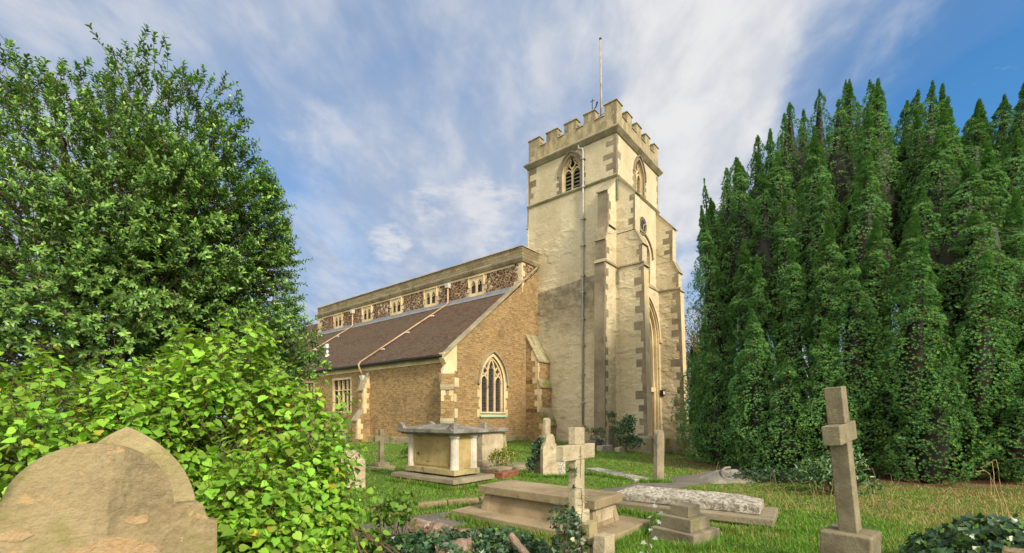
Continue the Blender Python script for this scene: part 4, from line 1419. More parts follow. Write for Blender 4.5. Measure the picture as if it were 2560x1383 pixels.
nbutt(12.55, 13.15)
nbutt(22.6, 23.2)
# mid buttress against the tower
mbx = MB()
cpx = MB()
x0, x1 = -1.28, -0.04
for yo, zt, yp, zi, zl in ((4.6, 5.0, WY, 6.7, 3.6), (4.45, 3.4, 4.6, 3.85, 1.8), (4.1, 1.05, 4.45, 2.05, -0.6)):
    mbx.add([(x0, yo, zt), (x1, yo, zt), (x1, yp, zi), (x0, yp, zi), (x0, yo, zl), (x1, yo, zl), (x1, WY + .1, zl), (x0, WY + .1, zl), (x0, WY + .1, zi), (x1, WY + .1, zi)],
            [(4, 5, 1, 0), (4, 0, 3, 8, 7), (5, 6, 9, 2, 1)])
    cpx.add([(x0 - .05, yo - .07, zt), (x1, yo - .07, zt), (x1, yp, zi + .06), (x0 - .05, yp, zi + .06), (x0 - .05, yo - .07, zt - .09), (x1, yo - .07, zt - .09), (x1, yp, zi - .12), (x0 - .05, yp, zi - .12)],
            [(0, 1, 2, 3), (0, 1, 5, 4), (0, 3, 7, 4), (1, 2, 6, 5), (4, 5, 6, 7)])
b_ = mbx.build('buttress', M['aisle'], church)
cpx.pieces('weathering', M['mossy'], b_, bevel=0.015)
q = MB()
z, k = 0.1, 0
while z < 5.6:
    yo = 4.1 if z < 1.0 else (4.45 if z < 3.3 else (4.6 if z < 4.8 else 4.6 + (z - 4.8) * .55))
    if not (1.0 < z < 1.75):
        l_ = (0.42, 0.22)[k % 2]
        q.box(x0 - .008, x0 + .01, yo - .004, yo + l_, z, z + .34)
        q.box(x0 - .006, x0 + l_ * .5, yo - .008, yo + .01, z, z + .34)
    z += 0.35
    k += 1
q.pieces('dressed_block', M['bath'], b_)
# roof drain pipes with hoppers
for ya, yb2, mt in ((12.15, 13.1, 'cream_paint'), (24.6, 25.4, 'cream_paint')):
    mb = MB()
    mb.tube([(NX - .14, ya, 10.7), (NX - .14, ya, RZ1 + .10), (NX - .3, ya + .02, rz(NX - .3) + .12)], 0.06, 8)
    mb.tube([(NX - .3, ya + .02, rz(NX - .3) + .12), (RX0 - .02, yb2, RZ0 + .14)], 0.05, 8)
    mb.tube([(RX0 - .02, yb2, RZ0 + .14), (RX0 - .14, yb2, RZ0 - .05), (RX0 - .02, yb2 - .02, 4.35), (AX - .15, yb2 - .02, 4.1)], 0.055, 8)
    pp = mb.build('roof_pipe', M[mt], church, smooth=True)
    mb = MB()
    mb.frustum((NX - .26, NX - .02, ya - .13, ya + .13, 10.70), (NX - .34, NX - .02, ya - .2, ya + .2, 10.98))
    mb.frustum((AX - .26, AX - .06, yb2 - .15, yb2 + .11, 3.80), (AX - .34, AX - .06, yb2 - .2, yb2 + .16, 4.1))
    mb.pieces('hopper', M['white_paint'], pp)
    for f in (0.2, 0.5, 0.78):
        xx = NX - .3 + (RX0 - NX + .3) * f
        yy = ya + (yb2 - ya) * f
        mb = MB().box(xx - .05, xx + .05, yy - .28, yy + .1, rz(xx) + .02, rz(xx) + .09)
        mb.build('pipe_bracket', M['white_paint'], pp)
    mb = MB().tube([(AX - .18, yb2 - .02, 3.85), (AX - .18, yb2 - .02, 0.2)], 0.05, 8)
    mb.build('downpipe', M['white_paint'], pp)
# rusty stain board beside the pipe is part of the roof; flue on the slope
fx, fy = -6.35, 20.5
mb = MB().tube([(fx, fy, rz(fx) - .1), (fx, fy, rz(fx) + .55)], 0.11, 12)
fl = mb.build('flue', M['steel'], church, smooth=True)
mb = MB().tube([(fx, fy, rz(fx) + .55), (fx, fy, rz(fx) + .88)], 0.18, 12)
mb.build('flue_cap', M['steel'], fl)
mb = MB().tube([(fx, fy, rz(fx) - .1), (fx, fy, rz(fx) + .14)], [0.2, 0.12], 12)
mb.build('flue_flashing', M['white_paint'], fl)
# chancel beyond
mb = MB()
mb.box(-5.5, 6.5, EY + .01, EY + 12, -1, 6.0)
mb.build('chancel_wall', M['aisle'], church)
mb = MB()
mb.extrude([(-5.8, 6.0), (6.8, 6.0), (0.5, 11.6)], lambda u, v_: (u, EY + 4.0, v_), lambda u, v_: (u, EY + 12.2, v_))
mb.build('chancel_roof', M['tiles'], church)

# ------------------------------------------------------------------ graves
MBX = MB


def outline(kind, w_, h_):
    hw_ = w_ / 2
    if kind == 'round':
        return [(-hw_, 0), (hw_, 0)] + [(hw_ * math.cos(a_), h_ - hw_ + hw_ * math.sin(a_)) for a_ in np.linspace(0, math.pi, 25)]
    if kind == 'segment':
        rise = hw_ * 0.55
        return [(-hw_, 0), (hw_, 0)] + [(hw_ * math.cos(a_), h_ - rise + rise * math.sin(a_)) for a_ in np.linspace(0, math.pi, 21)]
    if kind == 'gothic':
        return [(-hw_, 0), (hw_, 0)] + arc_top(0, hw_, h_ - w_ * 0.82, w_ * 0.82, 12)
    if kind == 'shoulder':
        d = hw_ * 0.615
        top = [(d * math.cos(a_), h_ - d + d * math.sin(a_)) for a_ in np.linspace(0, math.pi, 29)]
        y0 = h_ - d + 0.005
        rgt = [(hw_, 0), (hw_, y0 - 0.145 * hw_ * 2), (hw_ * 0.93, y0 - 0.135 * hw_ * 2), (hw_ * 0.895, y0 - 0.10 * hw_ * 2), (hw_ * 0.87, y0 - 0.05 * hw_ * 2), (hw_ * 0.83, y0 - 0.03 * hw_ * 2), (d + 0.012, y0 - 0.03 * hw_ * 2), (d, y0 - 0.012)]
        return [(-hw_, 0)] + rgt + top + [(-x, z) for x, z in reversed(rgt[1:])]
    if kind == 'ogee':
        return [(-hw_, 0), (hw_, 0), (hw_, h_ * .72), (hw_ * .8, h_ * .80), (hw_ * .62, h_ * .84), (hw_ * .55, h_ * .93), (hw_ * .3, h_ * .99), (0, h_), (-hw_ * .3, h_ * .99), (-hw_ * .55, h_ * .93), (-hw_ * .62, h_ * .84), (-hw_ * .8, h_ * .80), (-hw_, h_ * .72)]
    return [(-hw_, 0), (hw_, 0), (hw_, h_), (-hw_, h_)]


def headstone(kind, w_, h_, th, mat, loc, rz_, label, tilt=0.0, lean=0.0, rough=0.004, name='headstone', group=None, cuts=2, cat='headstone'):
    """local x across the face, local y through the stone; front is -y"""
    b_ = MB()
    b_.extrude(outline(kind, w_, h_ + 0.25), lambda u, v_: (u, -th / 2, v_ - 0.25), lambda u, v_: (u, th / 2, v_ - 0.25))
    o = b_.build(name, M[mat], None, bevel=min(0.012, th * .15), rough=0, cuts=0)
    if rough:
        bm2 = bmesh.new()
        bm2.from_mesh(o.data)
        bmesh.ops.triangulate(bm2, faces=bm2.faces)
        for _ in range(cuts + 2):
            es = [e for e in bm2.edges if e.calc_length() > max(0.05, w_ * .12)]
            if es:
                bmesh.ops.subdivide_edges(bm2, edges=es, cuts=1)
                bmesh.ops.triangulate(bm2, faces=bm2.faces)
        bm2.normal_update()
        sd = random.random() * 30
        for v_ in bm2.verts:
            k = noise.noise(v_.co * 5 + Vector((sd, 0, 0))) + 0.5 * noise.noise(v_.co * 17 + Vector((0, sd, 0)))
            v_.co += v_.normal * k * rough
        bm2.to_mesh(o.data)
        bm2.free()
    o.location = loc
    o.rotation_euler = (lean, tilt, rz_)
    return tag(o, label, cat, group)


# foreground stones at lower left
fs = headstone('shoulder', 0.91, 1.475, 0.09, 'tan_stone', gat(236, 2.0), R(42.5), 'large weathered tan headstone with round top and stepped shoulders at lower left', rough=0.0045, cuts=4)
# flaked patches of bare orange stone on its face
m = stone('flaked_orange_stone', (0.40, 0.26, 0.13), (0.36, 0.27, 0.16), (0.30, 0.25, 0.17), 0.3, 14, None, 0.1, 0.7, 7.0)
for (u, z, ru, rz2) in ((0.05, 0.86, 0.20, 0.18), (-0.23, 1.115, 0.05, 0.022), (0.145, 1.12, 0.045, 0.02)):
    b_ = MB()
    n = 26
    lp = []
    for k in range(n):
        a_ = 2 * math.pi * k / n
        rr = 1 + 0.35 * noise.noise(Vector((math.cos(a_) * 1.7, math.sin(a_) * 1.7, u * 9)))
        lp.append((u + ru * rr * math.cos(a_), z + rz2 * rr * math.sin(a_)))
    b_.extrude(lp, lambda q, v_: (q, -0.0468, v_), lambda q, v_: (q, -0.043, v_))
    b_.build('flaked_patch', m, fs)
headstone('gothic', 0.60, 1.545, 0.10, 'olive_stone', gat(318, 2.42), R(42), 'mossy pointed-arch headstone rising just behind the big tan headstone', rough=0.003)


def cross(name, loc, rz_, sh_w, sh_t, h_, arm_z0, arm_z1, arm_l, mat, label, lean=(0, 0), base=None, taper=1.12):
    root = thing(name, loc, rz_, label, 'cross', 'stone cross grave markers')
    e = Matrix.Rotation(lean[0], 4, 'X') @ Matrix.Rotation(lean[1], 4, 'Y')
    zb = base[0] if base else -0.2
    b_ = MB()
    w0, w1 = sh_w / 2 * taper, sh_w / 2
    t0 = sh_t / 2
    b_.frustum((-w0, w0, -t0 * taper, t0 * taper, 0), (-w1, w1, -t0, t0, arm_z0 - zb), Matrix.Translation((0, 0, zb)) @ e)
    b_.box(-w1, w1, -t0 * .999, t0 * .999, arm_z1 - zb, h_ - zb, Matrix.Translation((0, 0, zb)) @ e)
    s_ = b_.build('shaft', M[mat], root, bevel=0.008, rough=0.003, cuts=3)
    b_ = MB().box(-arm_l / 2, arm_l / 2, -t0 * 1.003, t0 * 1.003, arm_z0 - zb, arm_z1 - zb, Matrix.Translation((0, 0, zb)) @ e)
    b_.build('arm', M[mat], root, bevel=0.008, rough=0.003, cuts=3)
    if base:
        for (za, zb2, bx, by) in base[1]:
            b_ = MB().box(-bx / 2, bx / 2, -by / 2, by / 2, za, zb2)
            b_.build('base_block', M[mat], root, bevel=0.015, rough=0.004, cuts=2)
    return root


M['cross_stone'] = stone('weathered_cross_stone', (0.15, 0.125, 0.08), (0.245, 0.21, 0.135), (0.40, 0.34, 0.10), 0.14, 7, (0.13, 0.115, 0.08), 0.15, 0.4, 4.0)
p_ = at(2168, 1340, 4.55)
cross('cross_grave_marker', Vector((3.42, 4.55, 0)), R(40.5), 0.175, 0.15, 1.90, 1.34, 1.53, 0.60, 'cross_stone',
      'tall leaning stone cross on a square block in front of the dark yew', lean=(R(-4.0), R(-4.6)), base=(0.44, [(-0.2, 0.44, 0.44, 0.42)]), taper=1.05)
p_ = at(1446, 1100, 4.5)
c2 = cross('cross_grave_marker', Vector((0.645, 4.50, 0)), R(52), 0.185, 0.085, 1.485, 1.165, 1.315, 0.62, 'pale_stone',
           'pale stone cross with carved sword standing before the long table tomb', base=(0.60, [(0.30, 0.66, 0.25, 0.17), (-0.2, 0.30, 0.34, 0.26)]), taper=1.0)
# small carved emblem on the crossing
b_ = MB()
b_.box(-0.006, 0.006, -0.047, -0.041, 0.98, 1.28)
b_.box(-0.03, 0.03, -0.047, -0.041, 1.19, 1.205)
b_.frustum((-0.014, 0.014, -0.047, -0.041, 1.22), (-0.006, 0.006, -0.047, -0.041, 1.30))
b_.build('carved_emblem', M['grey_stone'], c2)
headstone('flat', 0.14, 0.60, 0.08, 'olive_stone', gat(1478, 4.25), R(48), 'rough grey upright slab beside foot of the pale central cross', tilt=R(-3), rough=0.008)
headstone('flat', 0.17, 0.52, 0.12, 'pale_stone', gat(1506, 4.05), R(48), 'short broken tan slab right of the pale central cross foot', tilt=R(3), rough=0.01)

LG = CA  # graves are set out along the church axis
ax = Vector((math.cos(CA), math.sin(CA), 0))
ay = Vector((-math.sin(CA), math.cos(CA), 0))


# -- long table tomb (near corner = north west)
def table_tomb():
    D = 5.75
    near = Vector(((1488 - CX) / FPX * D, D, 0))
    root = thing('table_tomb', near, CA, 'long low brown table tomb with heavy flat lid behind the pale cross', 'table tomb')
    L_, Wd = 2.08, 0.79
    zt = 0.515
    b_ = MB().box(0, Wd, 0, L_, zt - 0.125, zt)
    b_.build('lid', M['brown_tomb'], root, bevel=0.012, rough=0.003, cuts=3)
    b_ = MB()
    b_.frustum((0.04, Wd - .04, 0.05, L_ - .05, 0.13), (0.10, Wd - .10, 0.10, L_ - .10, zt - 0.128))
    b_.build('chest', M['brown_tomb'], root)
    for x in (0.03, Wd - .03 - .12):
        for y in (0.035, L_ - .035 - .14):
            b_ = MB()
            sx = 0.05 if x < .4 else -0.05
            sy = 0.045 if y < 1 else -0.045
            b_.frustum((x, x + .12, y, y + .14, 0.13), (x + sx, x + .12 + sx, y + sy, y + .14 + sy, zt - 0.127))
            b_.build('corner_post', M['brown_tomb'], root, bevel=0.006)
    b_ = MB().box(0.13, Wd - .13, 0.062, 0.072, 0.14, zt - .14)
    b_.build('end_panel', M['pale_stone'], root)
    b_ = MB().box(-0.30, Wd + .25, -0.30, L_ + .30, 0.04, 0.13)
    b_.build('base_slab', M['brown_tomb'], root, bevel=0.015, rough=0.006, cuts=3)
    b_ = MB().box(-0.15, Wd + .12, -0.18, L_ + .15, -0.15, 0.037)
    b_.build('brick_footing', M['brick_red'], root)


table_tomb()


# -- chest tomb with fluted corner columns
def chest_tomb():
    D = 10.0
    near = Vector(((1136 - CX) / FPX * D, D, 0))
    root = thing('chest_tomb', near, CA, 'tall ochre chest tomb with fluted white corner columns and horned grey lid', 'chest tomb')
    Lb, Wb = 1.72, 0.78
    b_ = MB().box(0.07, Wb - .07, 0.07, Lb - .07, 0.38, 1.16)
    b_.build('chest', M['ochre_stone'], root)
    b_ = MB()
    for (x0, x1, y0, y1, zz0, zz1) in ((0.058, 0.068, 0.26, Lb - .26, 0.44, 0.50), (0.058, 0.068, 0.26, Lb - .26, 1.06, 1.11), (0.058, 0.068, 0.22, 0.27, 0.50, 1.06), (0.058, 0.068, Lb - .27, Lb - .22, 0.50, 1.06)):
        b_.box(x0, x1, y0, y1, zz0, zz1)
    b_.pieces('panel_moulding', M['ochre_stone'], root)
    for cx_, cy_ in ((0.10, 0.10), (Wb - .10, 0.10), (0.10, Lb - .10), (Wb - .10, Lb - .10)):
        b_ = MB()
        n = 48
        lp = [((0.095 - 0.013 * max(0, math.cos(a_ * 12)) ** 0.6) * math.cos(a_), (0.095 - 0.013 * max(0, math.cos(a_ * 12)) ** 0.6) * math.sin(a_)) for a_ in [2 * math.pi * k / 96 for k in range(96)]]
        b_.extrude(lp, lambda u, v_: (cx_ + u * 1.06, cy_ + v_ * 1.06, 0.38), lambda u, v_: (cx_ + u * .94, cy_ + v_ * .94, 1.08))
        c_ = b_.build('fluted_column', M['white_stone'], root)
        b_ = MB().tube([(cx_, cy_, 1.08), (cx_, cy_, 1.10), (cx_, cy_, 1.16)], [0.095, 0.115, 0.12], 20)
        b_.build('capital', M['white_stone'], c_)
    b_ = MB().box(-0.02, Wb + .02, -0.02, Lb + .02, 0.26, 0.385)
    b_.build('plinth', M['olive_stone'], root, bevel=0.01)
    b_ = MB()
    b_.frustum((-0.28, Wb + .28, -0.28, Lb + .28, 0.12), (-0.26, Wb + .26, -0.26, Lb + .26, 0.22))
    b_.build('base_slab', M['grey_stone'], root, bevel=0.015, rough=0.02, cuts=4)
    b_ = MB().box(-0.2, Wb + .2, -0.2, Lb + .2, -0.2, 0.117)
    b_.build('brick_footing', M['brick_red'], root)
    b_ = MB()
    o_ = 0.17
    b_.frustum((-o_ + .1, Wb + o_ - .1, -o_ + .1, Lb + o_ - .1, 1.165), (-o_ + .02, Wb + o_ - .02, -o_ + .02, Lb + o_ - .02, 1.215))
    b_.frustum((-o_, Wb + o_, -o_, Lb + o_, 1.2155), (-o_, Wb + o_, -o_, Lb + o_, 1.30))
    b_.frustum((-o_ + .03, Wb + o_ - .03, -o_ + .03, Lb + o_ - .03, 1.30), (Wb * .42, Wb * .58, Lb * .3, Lb * .7, 1.40))
    b_.build('lid', M['dark_lid'], root, bevel=0.008, rough=0.004, cuts=3)
    for sx, sy in ((0, 0), (1, 0), (0, 1), (1, 1)):
        b_ = MB()
        lp = [(0, 0), (0.24, 0)] + [(0.24 * (1 - math.sin(a_)), 0.155 * (1 - math.cos(a_)) + 0.0) for a_ in np.linspace(0.25, 1.45, 8)] + [(0.02, 0.15), (0, 0.15)]
        x0 = -o_ + .02 if sx == 0 else Wb + o_ - .02
        y0 = -o_ + .02 if sy == 0 else Lb + o_ - .02
        dx, dy = (1 if sx == 0 else -1), (1 if sy == 0 else -1)
        b_.extrude([(0, 0), (0.24, 0), (0.21, 0.05), (0.16, 0.10), (0.09, 0.14), (0, 0.155)], lambda u, v_: (x0, y0 + dy * u, 1.30 + v_), lambda u, v_: (x0 + dx * 0.10, y0 + dy * u, 1.30 + v_))
        b_.build('corner_horn', M['dark_lid'], root, bevel=0.01)


chest_tomb()


def pale_tomb():
    D = 13.2
    near = Vector(((1206 - CX) / FPX * D, D, 0))
    root = thing('chest_tomb', near, CA, 'plain pale chest tomb standing behind the columned tomb near the arched window', 'chest tomb')
    b_ = MB().frustum((-0.02, 0.94, -0.02, 1.7, 0.3), (0, 0.92, 0, 1.68, 1.12))
    b_.build('chest', M['pale_stone'], root, bevel=0.01)
    b_ = MB().box(-0.12, 1.06, -0.12, 1.8, 1.12, 1.24)
    b_.build('lid', M['dark_lid'], root, bevel=0.02, rough=0.008, cuts=3)
    b_ = MB().box(-0.15, 1.1, -0.15, 1.85, -0.2, 0.3)
    b_.build('plinth', M['grey_stone'], root, bevel=0.02)
    b_ = MB()
    b_.add([(0.96, 0.05, 0.0), (1.35, 0.05, 0.0), (1.08, 0.05, 1.1), (0.93, 0.05, 1.1), (0.96, 0.25, 0.0), (1.35, 0.25, 0.0), (1.08, 0.25, 1.1), (0.93, 0.25, 1.1)],
           [(3, 2, 1, 0), (4, 5, 6, 7), (0, 1, 5, 4), (1, 2, 6, 5), (2, 3, 7, 6), (3, 0, 4, 7)])
    b_.build('side_bracket', M['olive_stone'], root, bevel=0.01)
    s = MB().box(-0.5, 1.7, -0.75, 2.0, -0.15, 0.12)
    s.build('base_slab', M['grey_stone'], root, bevel=0.03, rough=0.02, cuts=3)


pale_tomb()
# rubble of red brick beside the tomb steps
p = gat(1262, 11.9)
root = thing('brick_stub', p, CA + 0.1, 'low broken stub of red brick between the tombs and leaning stones', 'brickwork')
b_ = MB().box(-0.45, 0.35, -0.25, 0.3, -0.1, 0.16)
b_.build('brick_course', M['brick_red'], root, bevel=0.02, rough=0.02, cuts=3)
b_ = MB().box(-0.42, 0.2, -0.1, 0.3, 0.16, 0.24)
b_.build('capping_stone', M['grey_stone'], root, bevel=0.02, rough=0.02, cuts=3)

HS = 'headstones across the lawn'
cross('cross_grave_marker', gat(953, 13.4), CA, 0.13, 0.10, 1.22, 0.86, 1.02, 0.48, 'cross_stone', 'small grey stone cross on stepped base left of the columned tomb',
      base=(0.22, [(-0.1, 0.12, 0.62, 0.5), (0.12, 0.23, 0.4, 0.34)]), taper=1.15)
headstone('segment', 0.50, 1.12, 0.10, 'grey_stone', gat(848, 17.5), CA, 'grey headstone half hidden by the bush near the north wall', group=HS)
headstone('round', 0.62, 0.85, 0.09, 'pale_stone', gat(876, 9.8), R(20), 'pinkish round-topped headstone showing through the lime bush edge', group=HS)
headstone('segment', 0.36, 1.52, 0.12, 'pale_stone', gat(1367, 18.5), CA, 'tall narrow pale headstone in front of the mossy tower-side buttress', group=HS)
headstone('ogee', 0.50, 1.14, 0.12, 'pale_stone', gat(1374, 11.9), R(32), 'scroll-topped lichen-covered pale headstone left of the central cross', tilt=R(-1), group=HS, rough=0.014)
headstone('flat', 0.32, 0.72, 0.10, 'lichen_stone', gat(1399, 12.15), R(30), 'low lichened slab close behind the scroll-topped headstone', group=HS, rough=0.015)
headstone('gothic', 0.52, 1.0, 0.10, 'tan_stone', gat(1344, 12.1), R(-12), 'brown headstone leaning left and draped with ivy', tilt=R(17), group=HS, rough=0.012)
headstone('round', 0.30, 1.25, 0.10, 'grey_stone', gat(1647, 10.9), R(40), 'upright round-topped grey headstone with carved lines beside the path', group=HS, rough=0.006, tilt=R(0.5))
headstone('flat', 0.52, 1.2, 0.12, 'cross_stone', gat(1524, 22.6), CA - .1, 'pale square-topped stone leaning right at the foot of the tower', tilt=R(5), group=HS)
headstone('round', 0.5, 1.0, 0.1, 'grey_stone', gat(1735, 40), CA, 'distant grey headstone beyond the tower corner', group=HS)


def block(name, mat, loc, rz_, dims, label, cat, tilt=(0, 0), rough=0.01, bevel=0.02, group=None):
    dx, dy, z0, z1 = dims
    b_ = MB().box(-dx / 2, dx / 2, -dy / 2, dy / 2, z0, z1)
    o = b_.build(name, M[mat], None, bevel=bevel, rough=rough, cuts=3)
    o.location = loc
    o.rotation_euler = (tilt[0], tilt[1], rz_)
    return tag(o, label, cat, group)


KB = 'kerb stones by the tower'
block('kerb_stone', 'lichen_stone', gat(1512, 21.0, .05), CA, (1.0, 0.3, -0.2, 0.22), 'mottled grey kerb block lying nearest the leaning stone', 'kerb stone', group=KB)
block('kerb_stone', 'pale_stone', gat(1552, 21.8, .05), CA + .15, (1.2, 0.25, -0.2, 0.20), 'longer pale kerb block just right of the mottled one', 'kerb stone', group=KB)
block('ledger_stone', 'dark_lid', gat(1490, 23.0, .05), CA, (0.9, 0.4, -0.1, 0.35), 'dark low slab at the tower foot left of the leaning stone', 'ledger stone')


def coped(name, p0, p1, w0, w1, zb, z_e, zr, mat, label, rough=0.012):
    """body stone: ridge from p0 to p1"""
    p0, p1 = Vector(p0), Vector(p1)
    d = p1 - p0
    L_ = d.length
    rz_ = math.atan2(d.y, d.x)
    b_ = MB()
    ins = min(0.3, L_ * .15)
    vs = [(0, -w0 / 2, zb), (L_, -w1 / 2, zb), (L_, w1 / 2, zb), (0, w0 / 2, zb), (0, -w0 / 2, z_e), (L_, -w1 / 2, z_e), (L_, w1 / 2, z_e), (0, w0 / 2, z_e), (ins, 0, zr), (L_ - ins, 0, zr)]
    b_.add(vs, [(3, 2, 1, 0), (0, 1, 5, 4), (1, 2, 6, 5), (2, 3, 7, 6), (3, 0, 4, 7), (4, 5, 9, 8), (6, 7, 8, 9), (5, 6, 9), (7, 4, 8)])
    o = b_.build(name, M[mat], None, bevel=0.02, rough=rough, cuts=4)
    o.location = p0
    o.rotation_euler = (0, 0, rz_)
    return tag(o, label, 'ledger stone')


coped('ledger_stone', gat(1480, 13.2), gat(1612, 10.9), 0.42, 0.55, -0.05, 0.09, 0.14, 'lichen_stone', 'flat white-lichened coffin slab lying in the grass left of the upright headstone')
# coped stone on base slab
g1 = Vector((1.93, 7.95, 0.17))
g2 = Vector((3.75, 6.75, 0.17))
coped('ledger_stone', g1, g2, 0.62, 0.66, 0.0, 0.13, 0.23, 'lichen_stone', 'thick white-lichened coped tomb slab resting on a stone base by the path')
mid = (g1 + g2) / 2
block('base_slab', 'grey_stone', (mid.x + .02, mid.y - .02, 0), math.atan2(g2.y - g1.y, g2.x - g1.x), (2.5, 1.0, 0.05, 0.165), 'broad flat grey base slab under the coped lichened stone', 'slab')


# stepped cross base
def stepped():
    p = Vector((2.22, 5.78, 0))
    root = thing('stepped_pedestal', p, R(38), 'three-step square stone pedestal without its cross in the foreground grass', 'pedestal')
    for k, (sx, sy, z0, z1) in enumerate(((0.62, 0.60, -0.1, 0.17), (0.45, 0.43, 0.17, 0.33), (0.27, 0.26, 0.33, 0.47))):
        b_ = MB().box(-sx / 2, sx / 2, -sy / 2, sy / 2, z0, z1)
        b_.build('step', M['grey_stone'], root, bevel=0.01, rough=0.004, cuts=2)


stepped()


def wedge():
    p = gat(1842, 10.9)
    root = thing('wedge_gravestone', p, R(8), 'low dark wedge-shaped gravestone with curved rib half under ivy by the path', 'gravestone')
    b_ = MB()
    b_.add([(-0.95, -0.25, -.05), (0.35, -0.25, -.05), (0.35, 0.55, -.05), (-0.95, 0.55, -.05), (-0.6, -0.22, 0.05), (0.35, -0.22, 0.05), (0.3, 0.45, 0.26), (-0.25, 0.45, 0.24)],
           [(3, 2, 1, 0), (4, 5, 6, 7), (0, 1, 5, 4), (1, 2, 6, 5), (2, 3, 7, 6), (3, 0, 4, 7)])
    b_.build('slab', M['dark_lid'], root, bevel=0.015, rough=0.008, cuts=3)
    b_ = MB().tube([(-0.35, -0.05, 0.09), (-0.33, 0.08, 0.16), (-0.22, 0.25, 0.25), (-0.05, 0.38, 0.30), (0.1, 0.42, 0.30)], 0.03, 8)
    b_.build('curved_rib', M['dark_lid'], root)


wedge()
# path kerb: worn stones one after another
KG = 'kerb stones edging the path'
kx = [(-2.30, 7.35), (-1.75, 7.55), (-1.15, 7.9), (-0.6, 8.15), (-0.05, 8.5)]
kl = ['worn kerb stone at the bush end of the path', 'second kerb stone from the bush along the path', 'middle kerb stone of the row edging the path', 'kerb stone of the path row, last but one before the table tomb']
for (x0, y0), (x1, y1), lb in zip(kx, kx[1:], kl):
    block('kerb_stone', 'tan_stone', ((x0 + x1) / 2, (y0 + y1) / 2, ground((x0 + x1) / 2, (y0 + y1) / 2)), math.atan2(y1 - y0, x1 - x0), (math.hypot(x1 - x0, y1 - y0) * .97, 0.13, -0.15, 0.13), lb, 'kerb stone', rough=0.012, group=KG)
# notice board by the far corner of the tower
p = gat(1718, 33.5)
root = thing('notice_board', p, CA, 'small red and white notice board on posts behind the tower corner', 'notice board')
M['red'] = simple('red_panel', (0.5, 0.05, 0.05), 0.6, 0, 0.2, 4)
for s_ in (-0.22, 0.22):
    MB().box(s_ - .03, s_ + .03, -.03, .03, -.2, 2.1).build('post', M['dark_metal'], root)
MB().box(-.32, .32, -.08, -.03, 1.1, 2.35).build('panel', M['white_paint'], root)
MB().box(0.02, .30, -.10, -.081, 1.12, 2.33).build('red_strip', M['red'], root)
# far wall beyond the lawn
for k, (x0, x1, y_, h_) in enumerate(((14, 60, 52, 0.5),)):
    b_ = MB().box(x0, x1, y_, y_ + .3, -1.6, -1.26 + h_)
    tag(b_.build('boundary_wall', M['grey_stone']), 'low grey boundary wall far beyond the tower', 'wall')

# ------------------------------------------------------------------ vegetation
def rand_unit(n):
    return norm(rng.normal(size=(n, 3)))


def colvar(n, base, var=0.25, hue=0.12, alt=None, altp=0.0):
    c = np.array(base)[None] * (1 + rng.normal(size=(n, 1)) * var * 0.5)
    c = c * (1 + rng.normal(size=(n, 3)) * hue * 0.5)
    if alt is not None:
        k = rng.random(n) < altp
        c[k] = np.array(alt)[None] * (1 + rng.normal(size=(k.sum(), 1)) * 0.2)
    return np.clip(c, 0.002, 0.9)


def tubes_mesh(name, P0, P1, r0, r1, mat, parent=None, sides=4, col=None):
    """many straight tapered twigs in one bark mesh"""
    P0, P1 = np.asarray(P0, float), np.asarray(P1, float)
    d = norm(P1 - P0)
    up = np.where(np.abs(d[:, 2:3]) < 0.9, np.array([[0, 0, 1.0]]), np.array([[1.0, 0, 0]]))
    u = norm(np.cross(d, up))
    v = np.cross(d, u)
    V = []
    for P_, r_ in ((P0, r0), (P1, r1)):
        for k in range(sides):
            a_ = 2 * math.pi * k / sides
            V.append(P_ + (u * math.cos(a_) + v * math.sin(a_)) * np.asarray(r_).reshape(-1, 1))
    V = np.stack(V, 1)
    n = len(P0)
    f = np.array([(k, (k + 1) % sides, (k + 1) % sides + sides, k + sides) for k in range(sides)])
    F = f[None] + (np.arange(n) * 2 * sides)[:, None, None]
    C = None
    if col is not None:
        C = np.repeat(col, 2 * sides, axis=0)
    return fast_mesh(name, V.reshape(-1, 3), F.reshape(-1, 4), mat, parent, C, True)


def curve_pts(p0, p1, n, wob, sag=0.0):
    p0, p1 = np.array(p0, float), np.array(p1, float)
    t_ = np.linspace(0, 1, n)[:, None]
    off = rng.normal(size=(n, 3)) * wob
    off[0] = 0
    P_ = p0 + (p1 - p0) * t_ + off
    P_[:, 2] += sag * np.sin(t_[:, 0] * math.pi)
    return P_


def chain(P_, r0, r1, A, B, RA, RB):
    n = len(P_) - 1
    rr = np.linspace(r0, r1, n + 1)
    for i in range(n):
        A.append(P_[i])
        B.append(P_[i + 1])
        RA.append(rr[i])
        RB.append(rr[i + 1])


LEAF = ([(0, 0, 0), (0.33, 0.5, 0.08), (0.33, 0, -0.03), (0.33, -0.5, 0.08), (0.72, 0.36, 0.05), (0.72, 0, -0.05), (0.72, -0.36, 0.05), (1, 0, -0.14)],
        [(0, 1, 2), (0, 2, 3), (1, 4, 5), (1, 5, 2), (2, 5, 6), (2, 6, 3), (4, 7, 5), (5, 7, 6)])
HEART = ([(0, 0, 0), (-0.07, 0.22, 0.02), (0.12, 0.47, 0.07), (0.40, 0.50, 0.06), (0.70, 0.27, 0.0), (1.0, 0, -0.14),
          (-0.07, -0.22, 0.02), (0.12, -0.47, 0.07), (0.40, -0.50, 0.06), (0.70, -0.27, 0.0), (0.35, 0, -0.06), (0.72, 0, -0.10)],
         [(0, 1, 2), (0, 2, 10), (10, 2, 3), (10, 3, 4), (10, 4, 11), (11, 4, 5), (0, 7, 6), (0, 10, 7), (10, 8, 7), (10, 9, 8), (10, 11, 9), (11, 5, 9)])
DIAM = ([(0, 0, 0), (0.45, 0.5, 0.10), (1, 0, -0.05), (0.45, -0.5, 0.10)], [(0, 1, 2), (0, 2, 3)])
